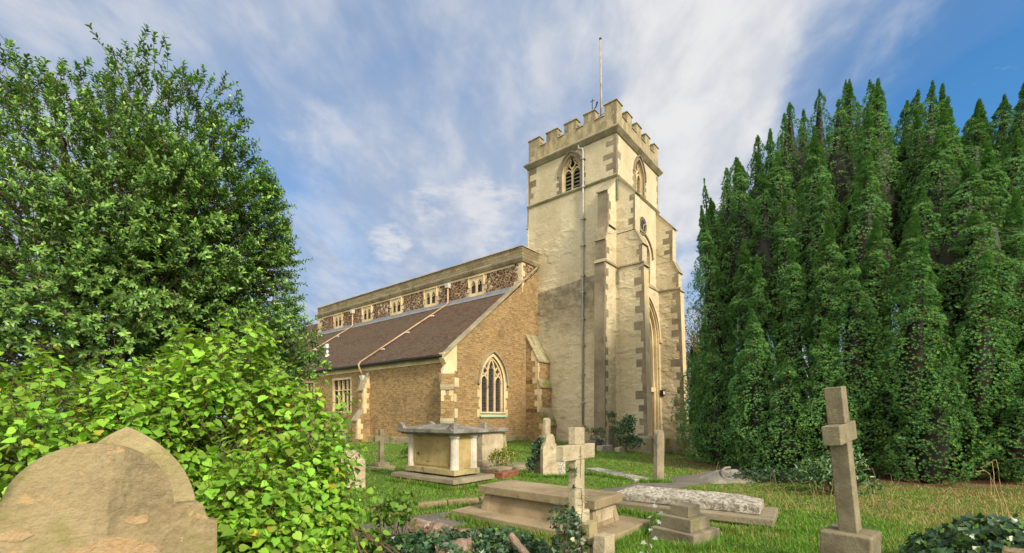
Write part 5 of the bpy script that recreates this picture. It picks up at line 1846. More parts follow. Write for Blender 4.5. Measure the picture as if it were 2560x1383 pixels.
TRI = ([(0, 0.5, 0), (0, -0.5, 0), (1, 0, 0)], [(0, 1, 2)])
IVYL = ([(0, 0, 0), (-0.05, 0.42, 0.05), (0.35, 0.5, 0.03), (0.40, 0.24, 0), (1.0, 0, -0.1), (0.40, -0.24, 0), (0.35, -0.5, 0.03), (-0.05, -0.42, 0.05)],
        [(0, 1, 2), (0, 2, 3), (0, 3, 4), (0, 4, 5), (0, 5, 6), (0, 6, 7)])


# -- holly tree
def holly():
    base = Vector((-8.4, 8.7, 0))
    root = thing('holly_tree', base, 0, 'large dark glossy-leaved tree filling the upper left behind the lime bush', 'tree')
    E_ = [((-0.35, 0, 5.0), (2.7, 2.8, 3.3)), ((1.85, 0, 5.1), (1.6, 1.9, 3.3)), ((2.3, 0.3, 5.6), (1.45, 1.4, 1.5)), ((2.15, 0.3, 3.9), (1.95, 1.8, 1.9)), ((1.85, 0.2, 4.8), (1.95, 1.8, 1.7)),
          ((-2.4, 0, 4.5), (2.3, 2.6, 2.7)), ((0, 0, 2.9), (3.6, 2.9, 1.9)), ((2.7, 0.6, 3.0), (1.75, 1.4, 1.2)), ((0.7, -0.6, 4.2), (2.6, 2.6, 2.8))]
    wts = np.array([2.2, 1.4, 0.8, 1.0, 0.9, 1.6, 1.6, 0.7, 1.4])
    n = 17500
    which = rng.choice(len(E_), n, p=wts / wts.sum())
    d = rand_unit(n)
    rr = 1 - np.abs(rng.normal(size=n)) * 0.22
    rr = np.clip(rr, 0.15, 1.02)
    C_ = np.array([e[0] for e in E_])[which]
    R_ = np.array([e[1] for e in E_])[which]
    P_ = C_ + d * rr[:, None] * R_
    # lumpy silhouette: pull the shell in and out with low frequency noise
    k = np.array([noise.noise(Vector(q) * 0.95) for q in P_])
    P_ = C_ + (P_ - C_) * (1 + 0.24 * k[:, None])
    k2 = np.array([noise.noise(Vector(q) * 1.7 + Vector((7, 0, 3))) for q in P_])
    keep = (P_[:, 2] > 1.1) & (k2 > -0.20)
    P_, d, C_ = P_[keep], d[keep], C_[keep]
    n = len(P_)
    ctr = np.array([0.3, 0, 3.6])
    outw = norm(norm(P_ - ctr) * 0.9 + d * 0.4 + np.array([0, 0, 0.15]) + rng.normal(size=(n, 3)) * 0.38)
    L_ = rng.uniform(0.14, 0.32, n)
    spike = rng.random(n) < 0.05
    L_[spike] *= 1.5
    tubes_mesh('twigs', P_ - outw * L_[:, None] * 0.6, P_ + outw * L_[:, None], np.full(n, .006), np.full(n, .002), M['twig'], root, 3)
    m_ = 15
    tpos = np.tile((np.arange(m_) + 0.6) / m_, (n, 1)) + rng.normal(size=(n, m_)) * 0.03
    pos = P_[:, None] + outw[:, None] * (L_[:, None, None] * tpos[:, :, None] * 1.05)
    ang = np.arange(m_)[None] * 2.4 + rng.random((n, 1)) * 6.28
    u = norm(np.cross(outw, np.array([0.13, 0.2, 1.0])))
    v = np.cross(outw, u)
    rad = u[:, None] * np.cos(ang)[..., None] + v[:, None] * np.sin(ang)[..., None]
    fw = norm(rad * 0.85 + outw[:, None] * 0.65 + rng.normal(size=rad.shape) * 0.18)
    nr = norm(outw[:, None] * 0.7 - rad * 0.4 + np.array([0, 0, 0.55]) + rng.normal(size=rad.shape) * 0.25)
    N_ = n * m_
    size = rng.uniform(0.060, 0.098, N_)
    tip = np.repeat(tpos[:, :, None].reshape(n, m_) > 0.7, 1).reshape(-1)
    col = colvar(N_, (0.095, 0.205, 0.042), 0.55, 0.15)
    col[tip] = colvar(tip.sum(), (0.17, 0.30, 0.06), 0.4, 0.15)
    shoot_tone = np.repeat(1 + 0.25 * rng.normal(size=n), m_)[:, None]
    col = np.clip(col * np.clip(shoot_tone, 0.5, 1.6), 0.004, 0.5)
    scatter('crown', LEAF[0], LEAF[1], pos.reshape(-1, 3), fw.reshape(-1, 3), nr.reshape(-1, 3), size, col, M['holly'], root, width=size * 0.48)
    # trunk and limbs
    A, B, RA, RB = [], [], [], []
    tr = curve_pts((0, 0.2, -0.2), (-0.5, 0.1, 7.6), 12, 0.07)
    chain(tr, 0.20, 0.03, A, B, RA, RB)
    tr2 = curve_pts((0.1, 0.2, 0.6), (2.0, 0.1, 7.0), 12, 0.07)
    chain(tr2, 0.14, 0.02, A, B, RA, RB)
    idx = rng.choice(n, 230, replace=False)
    for i in idx:
        q = P_[i]
        t_ = tr if (q[0] < 0.8) else tr2
        z = q[2] - 0.5 * math.hypot(q[0], q[1]) * 0.7 - 0.3
        j = int(np.clip(np.argmin(np.abs(t_[:, 2] - max(z, 0.8))), 1, len(t_) - 2))
        c_ = curve_pts(t_[j], q, 6, 0.06, sag=-0.12)
        chain(c_, 0.035, 0.006, A, B, RA, RB)
    tubes_mesh('trunk', A, B, RA, RB, M['bark'], root, 6)


holly()


# -- lime-green bush
def bush():
    root = thing('lime_bush', (-2.9, 3.8, 0), 0, 'sprawling bright lime-green bush with heart-shaped leaves behind the tan headstone', 'bush')
    o = np.array([-2.9, 3.8, 0])
    E_ = [((-3.80, 3.75, 1.12), (1.35, 0.95, 1.12)), ((-2.50, 4.1, 1.42), (0.66, 0.75, 1.18)), ((-1.98, 4.15, 1.12), (0.66, 0.7, 1.0)), ((-1.88, 3.85, 0.5), (0.58, 0.62, 0.75)),
          ((-1.95, 3.35, 0.62), (0.55, 0.45, 0.80)), ((-2.95, 3.65, 1.15), (0.7, 0.6, 0.98)), ((-4.3, 3.3, 0.95), (0.8, 0.7, 1.0)), ((-1.75, 3.95, 0.85), (0.42, 0.5, 0.55))]
    wts = np.array([2.2, 1.5, 1.4, 1.2, 1.0, 1.2, 1.0, .7])
    n = 3700
    which = rng.choice(len(E_), n, p=wts / wts.sum())
    d = rand_unit(n)
    d[:, 1] = -np.abs(d[:, 1]) * np.where(rng.random(n) < 0.72, 1, -1)
    C_ = np.array([e[0] for e in E_])[which]
    R_ = np.array([e[1] for e in E_])[which]
    rr = np.clip(1 - np.abs(rng.normal(size=n)) * 0.16, 0.4, 1.0)
    tipP = C_ + d * rr[:, None] * R_
    kk_ = np.array([noise.noise(Vector(q) * 2.2) for q in tipP])
    tipP = C_ + (tipP - C_) * (1 + 0.12 * kk_[:, None])
    kk3 = np.array([noise.noise(Vector(q) * 3.1 + Vector((5, 1, 2))) for q in tipP])
    keep = (tipP[:, 2] > 0.12) & (kk3 > -0.24) & ~((tipP[:, 1] < 2.85) & (tipP[:, 0] > -3.2) & (tipP[:, 0] < -1.0))
    tipP, d = tipP[keep], d[keep]
    # a few long sprays at the right-hand edge
    ex = np.array([(-1.32, 4.25, 0.95), (-1.28, 4.2, 1.05), (-1.42, 4.3, 1.35), (-1.50, 4.25, 1.55), (-1.22, 4.15, 0.72), (-1.38, 4.1, 0.45), (-1.6, 4.3, 1.72), (-2.3, 4.1, 2.42), (-2.6, 4.1, 2.40), (-2.75, 4.1, 2.2)])
    tipP = np.vstack([tipP, ex])
    d = np.vstack([d, norm(ex - np.array([-2.2, 4.0, 0.7]))])
    n = len(tipP)
    outw = norm(d * 0.7 + np.array([0, 0, 0.55]) + rng.normal(size=(n, 3)) * 0.3)
    L_ = rng.uniform(0.28, 0.5, n)
    spray = rng.random(n) < 0.10
    tipP = tipP + outw * (spray * rng.uniform(0.05, 0.22, n))[:, None]
    bs = tipP - outw * L_[:, None]
    stm = np.array([-2.7, 4.1, 0.0]) + rng.normal(size=(n, 3)) * np.array([0.8, 0.25, 0.0])
    tubes_mesh('twigs', bs - o, tipP - o, np.full(n, .0035), np.full(n, .0015), M['twig'], root, 3)
    # main stems
    A, B, RA, RB = [], [], [], []
    for i in rng.choice(n, 420, replace=False):
        c_ = curve_pts(stm[i] - o, bs[i] - o, 6, 0.03, sag=0.05)
        chain(c_, 0.011, 0.004, A, B, RA, RB)
    tubes_mesh('stems', A, B, RA, RB, M['twig'], root, 5)
    m_ = 10
    tt = (np.arange(m_)[None] + 0.8) / m_ + rng.normal(size=(n, m_)) * 0.03
    pos = bs[:, None] + outw[:, None] * (L_[:, None] * tt)[..., None]
    u = norm(np.cross(outw, np.array([0.1, 0.15, 1.0])))
    v = np.cross(outw, u)
    ang = np.arange(m_)[None] * 2.5 + rng.random((n, 1)) * 6.28
    rad = u[:, None] * np.cos(ang)[..., None] + v[:, None] * np.sin(ang)[..., None]
    camd = norm(np.array([0.55, -0.85, 0.35]))
    fw = norm(rad * 0.8 + outw[:, None] * 0.25 + np.array([0, 0, -0.45]) + rng.normal(size=rad.shape) * 0.25)
    nr = norm(np.array([0, 0, 0.75]) + d[:, None] * 0.6 + rad * 0.35 + rng.normal(size=rad.shape) * 0.30)
    # petiole
    pos = pos + rad * 0.022
    N_ = n * m_
    size = np.clip(rng.normal(0.056, 0.018, N_), 0.022, 0.10) * np.where(tt.reshape(-1) > 0.9, 0.75, 1)
    col = colvar(N_, (0.225, 0.42, 0.045), 0.42, 0.16, (0.46, 0.38, 0.05), 0.018)
    tone = np.repeat(np.clip(1 + 0.18 * rng.normal(size=n), 0.6, 1.4), m_)[:, None]
    scatter('leaves', HEART[0], HEART[1], pos.reshape(-1, 3) - o, fw.reshape(-1, 3), nr.reshape(-1, 3), size, np.clip(col * tone, 0.01, 0.7), M['lime'], root, width=size * 0.92)


bush()


# -- yews
def yew(name, cx_, cy_, Rr, H_, n_pl, label, seed, pk=(0.0, 1.0, 1.0, 0.45)):
    rg = np.random.default_rng(seed)
    root = thing(name, (cx_, cy_, ground(cx_, cy_)), 0, label, 'tree', 'upright yews on the right')
    Pp, Nn, Aa, Tt = [], [], [], []
    cores = []
    # plume layout: jittered rings
    pl_ = []
    for ring_, (fr, cnt) in enumerate(((0.0, 1), (0.22, 5), (0.42, 9), (0.60, 14), (0.76, 22), (0.89, 30), (1.0, 34))):
        cnt = max(1, int(cnt * n_pl / 115))
        for k in range(cnt):
            a_ = 2 * math.pi * (k + rg.random() * 0.7) / cnt + ring_ * 0.7
            r_ = Rr * abs(fr + rg.normal() * 0.03)
            pl_.append((a_, r_, ring_))
    for a_, r_, ring_ in pl_:
        f = min(r_ / Rr, 1)
        ddx = r_ * math.cos(a_) - pk[0]
        fs_ = math.hypot(ddx / (pk[1] if ddx < 0 else pk[2]), r_ * math.sin(a_) / (Rr * 1.15))
        env = H_ * (1 - pk[3] * min(fs_, 1.1) ** 2.6)
        env = 1.6 + (env - 1.6) * (cy_ + r_ * math.sin(a_)) / cy_
        top = env - abs(rg.normal()) * (0.15 + 1.0 * f * f) + (0.35 * rg.random() if rg.random() < 0.3 else 0)
        if ring_ == 6:
            top = H_ * rg.uniform(0.18, 0.45)
        elif ring_ == 5 and rg.random() < 0.35:
            top -= 1.8
        ln = min(top - 0.25, rg.uniform(3.6, 6.8) * (1.0 if f > .5 else 1.1))
        z0 = top - ln
        if f > 0.85:
            z0 = max(0.0, z0) if rg.random() < .45 else rg.uniform(-.5, .2)
        ln = top - z0
        rad = rg.uniform(0.50, 0.95) * (0.95 + 0.10 * f)
        lean = 0.09 * f + rg.normal() * 0.015
        out = np.array([math.cos(a_), math.sin(a_), 0])
        b0 = out * (r_ - 0.35 * f) + np.array([0, 0, z0])
        axv = out * lean * ln + np.array([rg.normal() * .12, rg.normal() * .12, ln])
        b0 = b0 - out * lean * ln * 0.5 + out * 0.0
        front = -out[1] * 0.7 - out[0] * 0.35 * (1 if cx_ > 14 else -0.2)
        cores.append((b0, axv, rad, front, f))
    env_at = lambda f_: H_ * (1 - 0.25 * f_)
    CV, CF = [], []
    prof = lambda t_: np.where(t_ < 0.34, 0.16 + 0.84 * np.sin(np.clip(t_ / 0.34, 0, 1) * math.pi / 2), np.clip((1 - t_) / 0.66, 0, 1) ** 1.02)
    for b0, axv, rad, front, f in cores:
        # inner core of each plume, coloured dark to paint shade into the gaps
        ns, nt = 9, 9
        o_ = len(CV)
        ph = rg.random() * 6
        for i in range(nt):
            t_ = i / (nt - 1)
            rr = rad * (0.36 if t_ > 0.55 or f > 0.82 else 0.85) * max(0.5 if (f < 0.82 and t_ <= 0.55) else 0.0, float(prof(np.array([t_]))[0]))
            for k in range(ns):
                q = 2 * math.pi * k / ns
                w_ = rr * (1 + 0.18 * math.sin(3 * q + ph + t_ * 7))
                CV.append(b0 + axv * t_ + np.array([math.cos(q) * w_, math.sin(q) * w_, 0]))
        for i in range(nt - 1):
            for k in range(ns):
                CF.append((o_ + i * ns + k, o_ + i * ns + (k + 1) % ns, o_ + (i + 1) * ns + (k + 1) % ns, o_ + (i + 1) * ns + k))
        area = 2 * math.pi * rad * 0.68 * np.linalg.norm(axv)
        dens = 580 if front > -0.25 else 230
        if f < 0.5:
            dens *= 0.75
        n = int(area * dens)
        t_ = rg.random(n) ** 0.9
        q = rg.random(n) * 2 * math.pi
        la_ = float(np.linalg.norm(axv))
        r0 = rad * prof(t_)
        W_ = b0 + axv * t_[:, None] + np.stack([np.cos(q) * r0, np.sin(q) * r0, np.zeros(n)], 1)
        lump = np.array([noise.noise(Vector(x)) for x in W_ * 1.5])
        lump2 = np.array([noise.noise(Vector(x)) for x in W_ * np.array([3.6, 3.6, 3.0])])
        lump3 = np.array([noise.noise(Vector(x)) for x in W_ * 8.5])
        rr = r0 * (1.0 + 0.35 * lump + 0.30 * lump2) + (0.13 * lump2 + 0.075 * lump3 + 0.04) * np.clip((1.02 - t_) * 6, 0.15, 1) + rg.normal(size=n) * 0.008
        deep = rg.random(n) < 0.25
        rr = np.where(deep, rr * rg.uniform(0.55, 0.95, n), rr)
        dirv = np.stack([np.cos(q), np.sin(q), np.zeros(n)], 1)
        Q = b0 + axv * t_[:, None] + dirv * rr[:, None]
        toc = norm(np.array([-cx_, -cy_, 0.0]) - b0 * np.array([1, 1, 0]))
        facing = dirv @ toc
        p_keep = np.where(facing < -0.35, 0.22, 1.0)
        if f < 0.68:
            p_keep = p_keep * np.where(Q[:, 2] < env_at(f) - 4.5, 0.15, 1.0)
        p_keep = p_keep * np.where(lump2 < -0.30, 0.35, 1.0) * np.where((lump3 < -0.18) & ~deep, 0.45, 1.0)
        kp = rg.random(n) < p_keep
        Pp.append(Q[kp])
        Nn.append(norm(dirv + np.array([0, 0, 0.75]) + (t_[:, None] > .9) * np.array([0, 0, 1.0]))[kp])
        Tt.append((rg.normal() * 0.08 + lump * 0.10 + lump2 * 0.30 + lump3 * 0.35)[kp])
    P_ = np.vstack(Pp)
    Nv = np.vstack(Nn)
    tone = np.concatenate(Tt)
    keep = P_[:, 2] > 0.12
    P_, Nv, tone = P_[keep], Nv[keep], tone[keep]
    n = len(P_)
    fast_mesh('shade_core', np.array(CV), np.array(CF), M['yew'], root, np.tile(np.array([[0.022, 0.020, 0.012]]), (len(CV), 1)), True)  # near-black brown stands in for shade deep between the plumes
    # each sprig: a rosette of narrow blades around the outward direction
    m_ = 6
    u = norm(np.cross(Nv, np.array([0.2, 0.1, 1.0])))
    v = np.cross(Nv, u)
    ang = (np.arange(m_)[None] * 2 * math.pi / m_) + rg.random((n, 1)) * 6.28
    rad = u[:, None] * np.cos(ang)[..., None] + v[:, None] * np.sin(ang)[..., None]
    sp = rg.uniform(0.5, 1.0, size=(n, m_, 1))
    fw = norm(Nv[:, None] * sp + rad * 0.75 + np.array([0, 0, 0.25]))
    nr = norm(Nv[:, None] * 0.8 - rad * 0.6)
    size = np.repeat(rg.uniform(0.040, 0.068, n), m_)
    pos = np.repeat(P_ - Nv * 0.03, m_, axis=0)
    col = np.array([[0.088, 0.220, 0.064]]) * (1 + tone[:, None]) * (1 + rg.normal(size=(n, 1)) * 0.16) * (1 + rg.normal(size=(n, 3)) * 0.07)
    yl = rg.random(n) < 0.30
    col[yl] *= np.array([1.75, 1.30, 0.75])
    br_ = rg.random(n) < 0.015
    col[br_] = np.array([0.20, 0.08, 0.03])
    col = np.clip(np.repeat(col, m_, axis=0) * (1 + rg.normal(size=(n * m_, 1)) * 0.12), 0.003, 0.5)
    scatter('crown', TRI[0], TRI[1], pos, fw.reshape(-1, 3), nr.reshape(-1, 3), size, col, M['yew'], root, width=size * 0.34)
    A, B, RA, RB = [], [], [], []
    for k in range(26):
        a_ = rg.random() * 6.28
        r_ = Rr * rg.uniform(0.25, 0.75)
        c_ = curve_pts((math.cos(a_) * .4, math.sin(a_) * .4, -0.2), (math.cos(a_) * r_, math.sin(a_) * r_, rg.uniform(3, 6)), 7, 0.06)
        chain(c_, 0.16, 0.05, A, B, RA, RB)
    tubes_mesh('trunk', A, B, RA, RB, M['bark'], root, 6)
    print(name, n, 'sprigs')


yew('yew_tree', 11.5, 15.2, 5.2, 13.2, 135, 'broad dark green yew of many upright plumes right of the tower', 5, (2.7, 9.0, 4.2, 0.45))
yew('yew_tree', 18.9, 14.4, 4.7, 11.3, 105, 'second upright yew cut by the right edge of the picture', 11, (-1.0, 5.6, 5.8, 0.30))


# -- autumn tree in the gap by the tower
def far_tree(x, y, h_, r_, label):
    root = thing('deciduous_tree', (x, y, ground(x, y)), 0, label, 'tree')
    n = 9000
    d = rand_unit(n)
    P_ = np.array([0, 0, h_ * 0.6]) + d * (rng.random((n, 1)) ** 0.45) * np.array([r_, r_, h_ * 0.42])
    k = np.array([noise.noise(Vector(q) * 0.9) for q in P_])
    P_ = P_[k > -0.02]
    n = len(P_)
    sz = rng.uniform(0.14, 0.24, n)
    scatter('crown', DIAM[0], DIAM[1], P_, rand_unit(n), rand_unit(n), sz, colvar(n, (0.12, 0.13, 0.03), 0.4, 0.2, (0.30, 0.22, 0.04), 0.3), M['lime'], root, width=sz * .7)
    A, B, RA, RB = [], [], [], []
    chain(curve_pts((0, 0, -0.3), (0.2, 0, h_ * .9), 8, 0.08), 0.3, 0.04, A, B, RA, RB)
    for i in rng.choice(n, 60):
        chain(curve_pts((0.1, 0, h_ * rng.uniform(.25, .7)), P_[i], 5, 0.15), 0.08, 0.015, A, B, RA, RB)
    tubes_mesh('trunk', A, B, RA, RB, M['bark'], root, 5)


far_tree(19.4, 47, 14.5, 2.9, 'thin yellowing tree showing in the gap between tower and yew')
far_tree(-34, 62, 14, 7, 'round tree far behind the church to the left')


# -- ivy and shrubs made of leaves over a lumpy body
def leaf_mass(name, label, cat, ell, n, size, base, mat, tpl=IVYL, wfac=0.95, alt=None, altp=0.0, stems=30, twig_r=0.004, up=0.5, group=None, zmin=0.0, jit=0.3, shell=0.25):
    c0 = ell[0][0]
    o = np.array([c0[0], c0[1], ground(c0[0], c0[1])])
    root = thing(name, tuple(o), 0, label, cat, group)
    vol = np.array([e[1][0] * e[1][1] * e[1][2] for e in ell]) ** 0.67
    which = rng.choice(len(ell), n, p=vol / vol.sum())
    d = rand_unit(n)
    d[:, 2] = np.abs(d[:, 2]) * np.where(rng.random(n) < 0.8, 1, -1)
    C_ = np.array([e[0] for e in ell], float)[which]
    R_ = np.array([e[1] for e in ell], float)[which]
    P_ = C_ + d * R_ * np.clip(1 - np.abs(rng.normal(size=(n, 1))) * shell, 0.1, 1.02)
    k = np.array([noise.noise(Vector(q) * 4.0) for q in P_])
    P_ = C_ + (P_ - C_) * (1 + 0.25 * k[:, None])
    keep = P_[:, 2] > zmin + 0.01
    P_, d = P_[keep] - o, d[keep]
    n = len(P_)
    fw = norm(rand_unit(n) * 0.8 + d * 0.3 + np.array([0, -0.1, -0.3]))
    nr = norm(d * 0.6 + np.array([0, -0.15, up]) + rng.normal(size=(n, 3)) * jit)
    sz = rng.uniform(size[0], size[1], n)
    col = colvar(n, base, 0.45, 0.18, alt, altp)
    scatter('leaves', tpl[0], tpl[1], P_, fw, nr, sz, col, M[mat], root, width=sz * wfac)
    if stems:
        A, B, RA, RB = [], [], [], []
        for i in rng.choice(n, stems):
            q = P_[i]
            c_ = curve_pts((q[0] * .2 + rng.normal() * .05, q[1] * .2 + rng.normal() * .05, 0.0), q * 1.02, 6, 0.02)
            chain(c_, twig_r * 1.6, twig_r * .6, A, B, RA, RB)
        tubes_mesh('stems', A, B, RA, RB, M['twig'], root, 4)
    return root


IV = (0.035, 0.085, 0.035)
# ivy over the stump at bottom right
leaf_mass('ivy_mound', 'mound of dark ivy over a cut stone stump at the bottom right', 'ivy',
          [((4.62, 4.25, 0.42), (0.52, 0.38, 0.24)), ((4.25, 4.4, 0.22), (0.32, 0.3, 0.22)), ((5.05, 4.4, 0.30), (0.42, 0.35, 0.25)), ((4.7, 4.5, 0.2), (0.75, 0.4, 0.3))],
          1900, (0.045, 0.085), IV, 'ivy', alt=(0.09, 0.17, 0.03), altp=0.18, stems=60)
headstone('flat', 0.22, 0.42, 0.14, 'tan_stone', Vector((4.44, 3.98, 0)), R(40), 'stub of ribbed tan stone poking out of the bottom right ivy', rough=0.01, name='stone_stub', cat='stone')
# ivy patch on the wedge stone and under the yew
leaf_mass('ivy_patch', 'low ivy patch spreading over the wedge stone below the yew', 'ivy',
          [((6.1, 10.9, 0.12), (0.75, 0.45, 0.22)), ((6.9, 10.8, 0.1), (0.7, 0.5, 0.22)), ((7.6, 10.9, 0.1), (0.6, 0.5, 0.2))], 3000, (0.045, 0.075), (0.03, 0.07, 0.025), 'ivy', stems=20)
# laurel shrub
leaf_mass('laurel_shrub', 'mid green leafy shrub at the foot of the yew left of the tall cross', 'shrub',
          [((6.25, 9.1, 0.35), (0.5, 0.45, 0.42)), ((6.75, 9.2, 0.55), (0.45, 0.4, 0.42)), ((6.9, 9.1, 0.18), (0.5, 0.35, 0.25))],
          1500, (0.08, 0.13), (0.055, 0.125, 0.035), 'ivy', tpl=LEAF, wfac=0.36, alt=(0.12, 0.2, 0.05), altp=0.2, stems=30)
# shrub at the tower foot
leaf_mass('tower_shrub', 'green self-sown shrub growing against the foot of the tower', 'shrub',
          [((5.45, 22.0, 0.75), (0.55, 0.4, 0.75)), ((5.75, 22.0, 1.3), (0.35, 0.3, 0.35)), ((5.9, 22.1, 0.3), (0.6, 0.4, 0.35))],
          1100, (0.10, 0.17), (0.04, 0.12, 0.035), 'ivy', tpl=LEAF, wfac=0.45, stems=25)
leaf_mass('tower_shrub', 'low thin shrub left of the leaning stone at the tower foot', 'shrub',
          [((4.4, 22.9, 0.5), (0.45, 0.3, 0.55)), ((4.05, 22.9, 0.85), (0.4, 0.25, 0.12))],
          330, (0.08, 0.13), (0.04, 0.11, 0.035), 'ivy', tpl=LEAF, wfac=0.45, stems=25)
leaf_mass('sprig', 'dark sprig sprouting above the top of the leaning stone', 'plant',
          [((5.05, 22.7, 1.55), (0.22, 0.2, 0.32))], 160, (0.08, 0.13), (0.035, 0.09, 0.03), 'ivy', tpl=LEAF, wfac=0.45, stems=10)
# yellow-green bush by the pale tomb
leaf_mass('yellow_bush', 'small yellow and green bush in front of the plain pale tomb', 'bush',
          [((-0.38, 12.3, 0.42), (0.28, 0.25, 0.28)), ((-0.12, 12.35, 0.48), (0.26, 0.24, 0.30))], 900, (0.04, 0.07), (0.07, 0.17, 0.03), 'lime', tpl=LEAF, wfac=0.5, alt=(0.42, 0.36, 0.03), altp=0.4)
# ivy on the leaning stone
leaf_mass('ivy_climber', 'dark ivy climbing the edge of the brown leaning headstone', 'ivy',
          [((0.52, 12.0, 0.25), (0.12, 0.12, 0.30)), ((0.62, 12.0, 0.65), (0.12, 0.12, 0.28)), ((0.78, 11.95, 0.92), (0.14, 0.1, 0.12))], 520, (0.045, 0.08), IV, 'ivy', stems=6)
# ivy on the central cross
leaf_mass('ivy_climber', 'ivy growing round the foot of the pale central cross', 'ivy',
          [((0.56, 4.25, 0.32), (0.20, 0.18, 0.38)), ((0.50, 4.2, 0.62), (0.15, 0.12, 0.18)), ((0.60, 4.42, 1.0), (0.035, 0.03, 0.25))], 620, (0.030, 0.055), IV, 'ivy', alt=(0.11, 0.16, 0.04), altp=0.15, stems=10)
# ivy-covered rotten stump in front
leaf_mass('ivy_mound', 'ivy tangle over the rotting stump at bottom centre', 'ivy',
          [((-0.75, 4.75, 0.15), (0.55, 0.35, 0.25)), ((-0.15, 4.9, 0.12), (0.5, 0.35, 0.26)), ((-1.15, 4.9, 0.12), (0.35, 0.3, 0.2)), ((0.25, 4.8, 0.08), (0.35, 0.3, 0.2))],
          3200, (0.035, 0.065), IV, 'ivy', alt=(0.12, 0.19, 0.05), altp=0.15, stems=40)


def logobj(name, p0, p1, r_, label, parent=None):
    b_ = MB()
    P_ = [Vector(p0) + (Vector(p1) - Vector(p0)) * k / 8 for k in range(9)]
    b_.tube(P_, [r_ * (0.8 + 0.35 * random.random()) for _ in P_], 12)
    o = b_.build(name, M['rotwood'], parent, rough=r_ * 0.35, cuts=2)
    return tag(o, label, 'log') if not parent else o


logobj('rotten_log', (-1.15, 5.15, 0.34), (-0.40, 5.0, 0.22), 0.10, 'crumbling grey log end rising above the ivy at bottom centre')
logobj('rotten_log', (-0.78, 4.60, 0.22), (-0.42, 4.66, 0.25), 0.085, 'reddish decayed log chunk in the middle of the ivy')
logobj('rotten_log', (0.0, 4.55, 0.02), (0.42, 4.45, 0.10), 0.14, 'pale rotting log lying right of the ivy before the table tomb')
logobj('rotten_log', (-0.02, 4.62, 0.38), (0.22, 4.5, 0.12), 0.035, 'short bare branch leaning on the pale log')
# light-green saplings
leaf_mass('sapling', 'pale green sapling shoots between bush and ivy', 'plant',
          [((-1.35, 5.1, 0.35), (0.28, 0.2, 0.38)), ((-1.25, 4.9, 0.62), (0.2, 0.15, 0.18)), ((-1.55, 5.0, 0.12), (0.3, 0.25, 0.2))], 420, (0.05, 0.085), (0.14, 0.26, 0.04), 'lime', tpl=HEART, wfac=0.85, stems=25)
# bedding plants along the wall
leaf_mass('flower_bed', None, None, [((-3.75 + 0.45 * k, 16.6 + .05 * k, 0.2), (0.35, 0.3, 0.32)) for k in range(4)], 1500, (0.06, 0.10), (0.07, 0.12, 0.03), 'lime', tpl=LEAF, wfac=0.5, alt=(0.5, 0.05, 0.06), altp=0.10, stems=0)
bpy.data.objects['flower_bed']['kind'] = 'stuff'
bpy.data.objects['flower_bed']['label'] = 'bed of red flowers and foliage beside the small cross'
bpy.data.objects['flower_bed']['category'] = 'flower bed'


# tall weed with silvery leaves, and a leaning one
def weed(p, top, n, label, size, col, r_=0.004):
    root = thing('weed', p, 0, label, 'plant')
    c_ = curve_pts((0, 0, 0), Vector(top) - Vector(p), 9, 0.008)
    A, B, RA, RB = [], [], [], []
    chain(c_, r_ * 1.4, r_ * .5, A, B, RA, RB)
    t_ = np.linspace(0.25, 1, n)
    L_ = np.array([c_[int(x * 7.99)] + (c_[min(int(x * 7.99) + 1, 8)] - c_[int(x * 7.99)]) * (x * 7.99 % 1) for x in t_])
    a_ = np.arange(n) * 2.4
    fw = np.stack([np.cos(a_), np.sin(a_) * .8, np.full(n, -0.1)], 1) + rng.normal(size=(n, 3)) * .2
    nr = np.array([[0, -0.4, 0.9]]) + rng.normal(size=(n, 3)) * .35
    for q, f in zip(L_, norm(fw)):
        chain(np.array([q, q + f * .03]), .002, .0015, A, B, RA, RB)
    tubes_mesh('stem', A, B, RA, RB, M['twig'], root, 5)
    lob = ([(0, 0, 0), (0.2, 0.2, .02), (0.05, 0.5, .04), (0.45, 0.3, .02), (0.6, 0.5, .03), (0.7, 0.18, 0), (1, 0, -.1), (0.7, -0.18, 0), (0.6, -0.5, .03), (0.45, -0.3, .02), (0.05, -0.5, .04), (0.2, -0.2, .02), (.5, 0, -.03)],
           [(12, k, (k + 1) % 12) for k in range(12)])
    sz = rng.uniform(size * .7, size * 1.2, n)
    scatter('leaves', lob[0], lob[1], L_ + norm(fw) * .02, fw, nr, sz, colvar(n, col, 0.3, 0.1), M['ivy'], root, width=sz)


weed(Vector((0.50, 3.3, 0)), (0.505, 3.25, 1.08), 34, 'slender upright weed with pale lobed leaves before the central cross', 0.040, (0.22, 0.25, 0.15))
weed(Vector((0.70, 2.9, 0)), (0.98, 3.0, 1.02), 26, 'leaning dark-stemmed weed with silvery leaves right of the central cross', 0.038, (0.24, 0.30, 0.23))


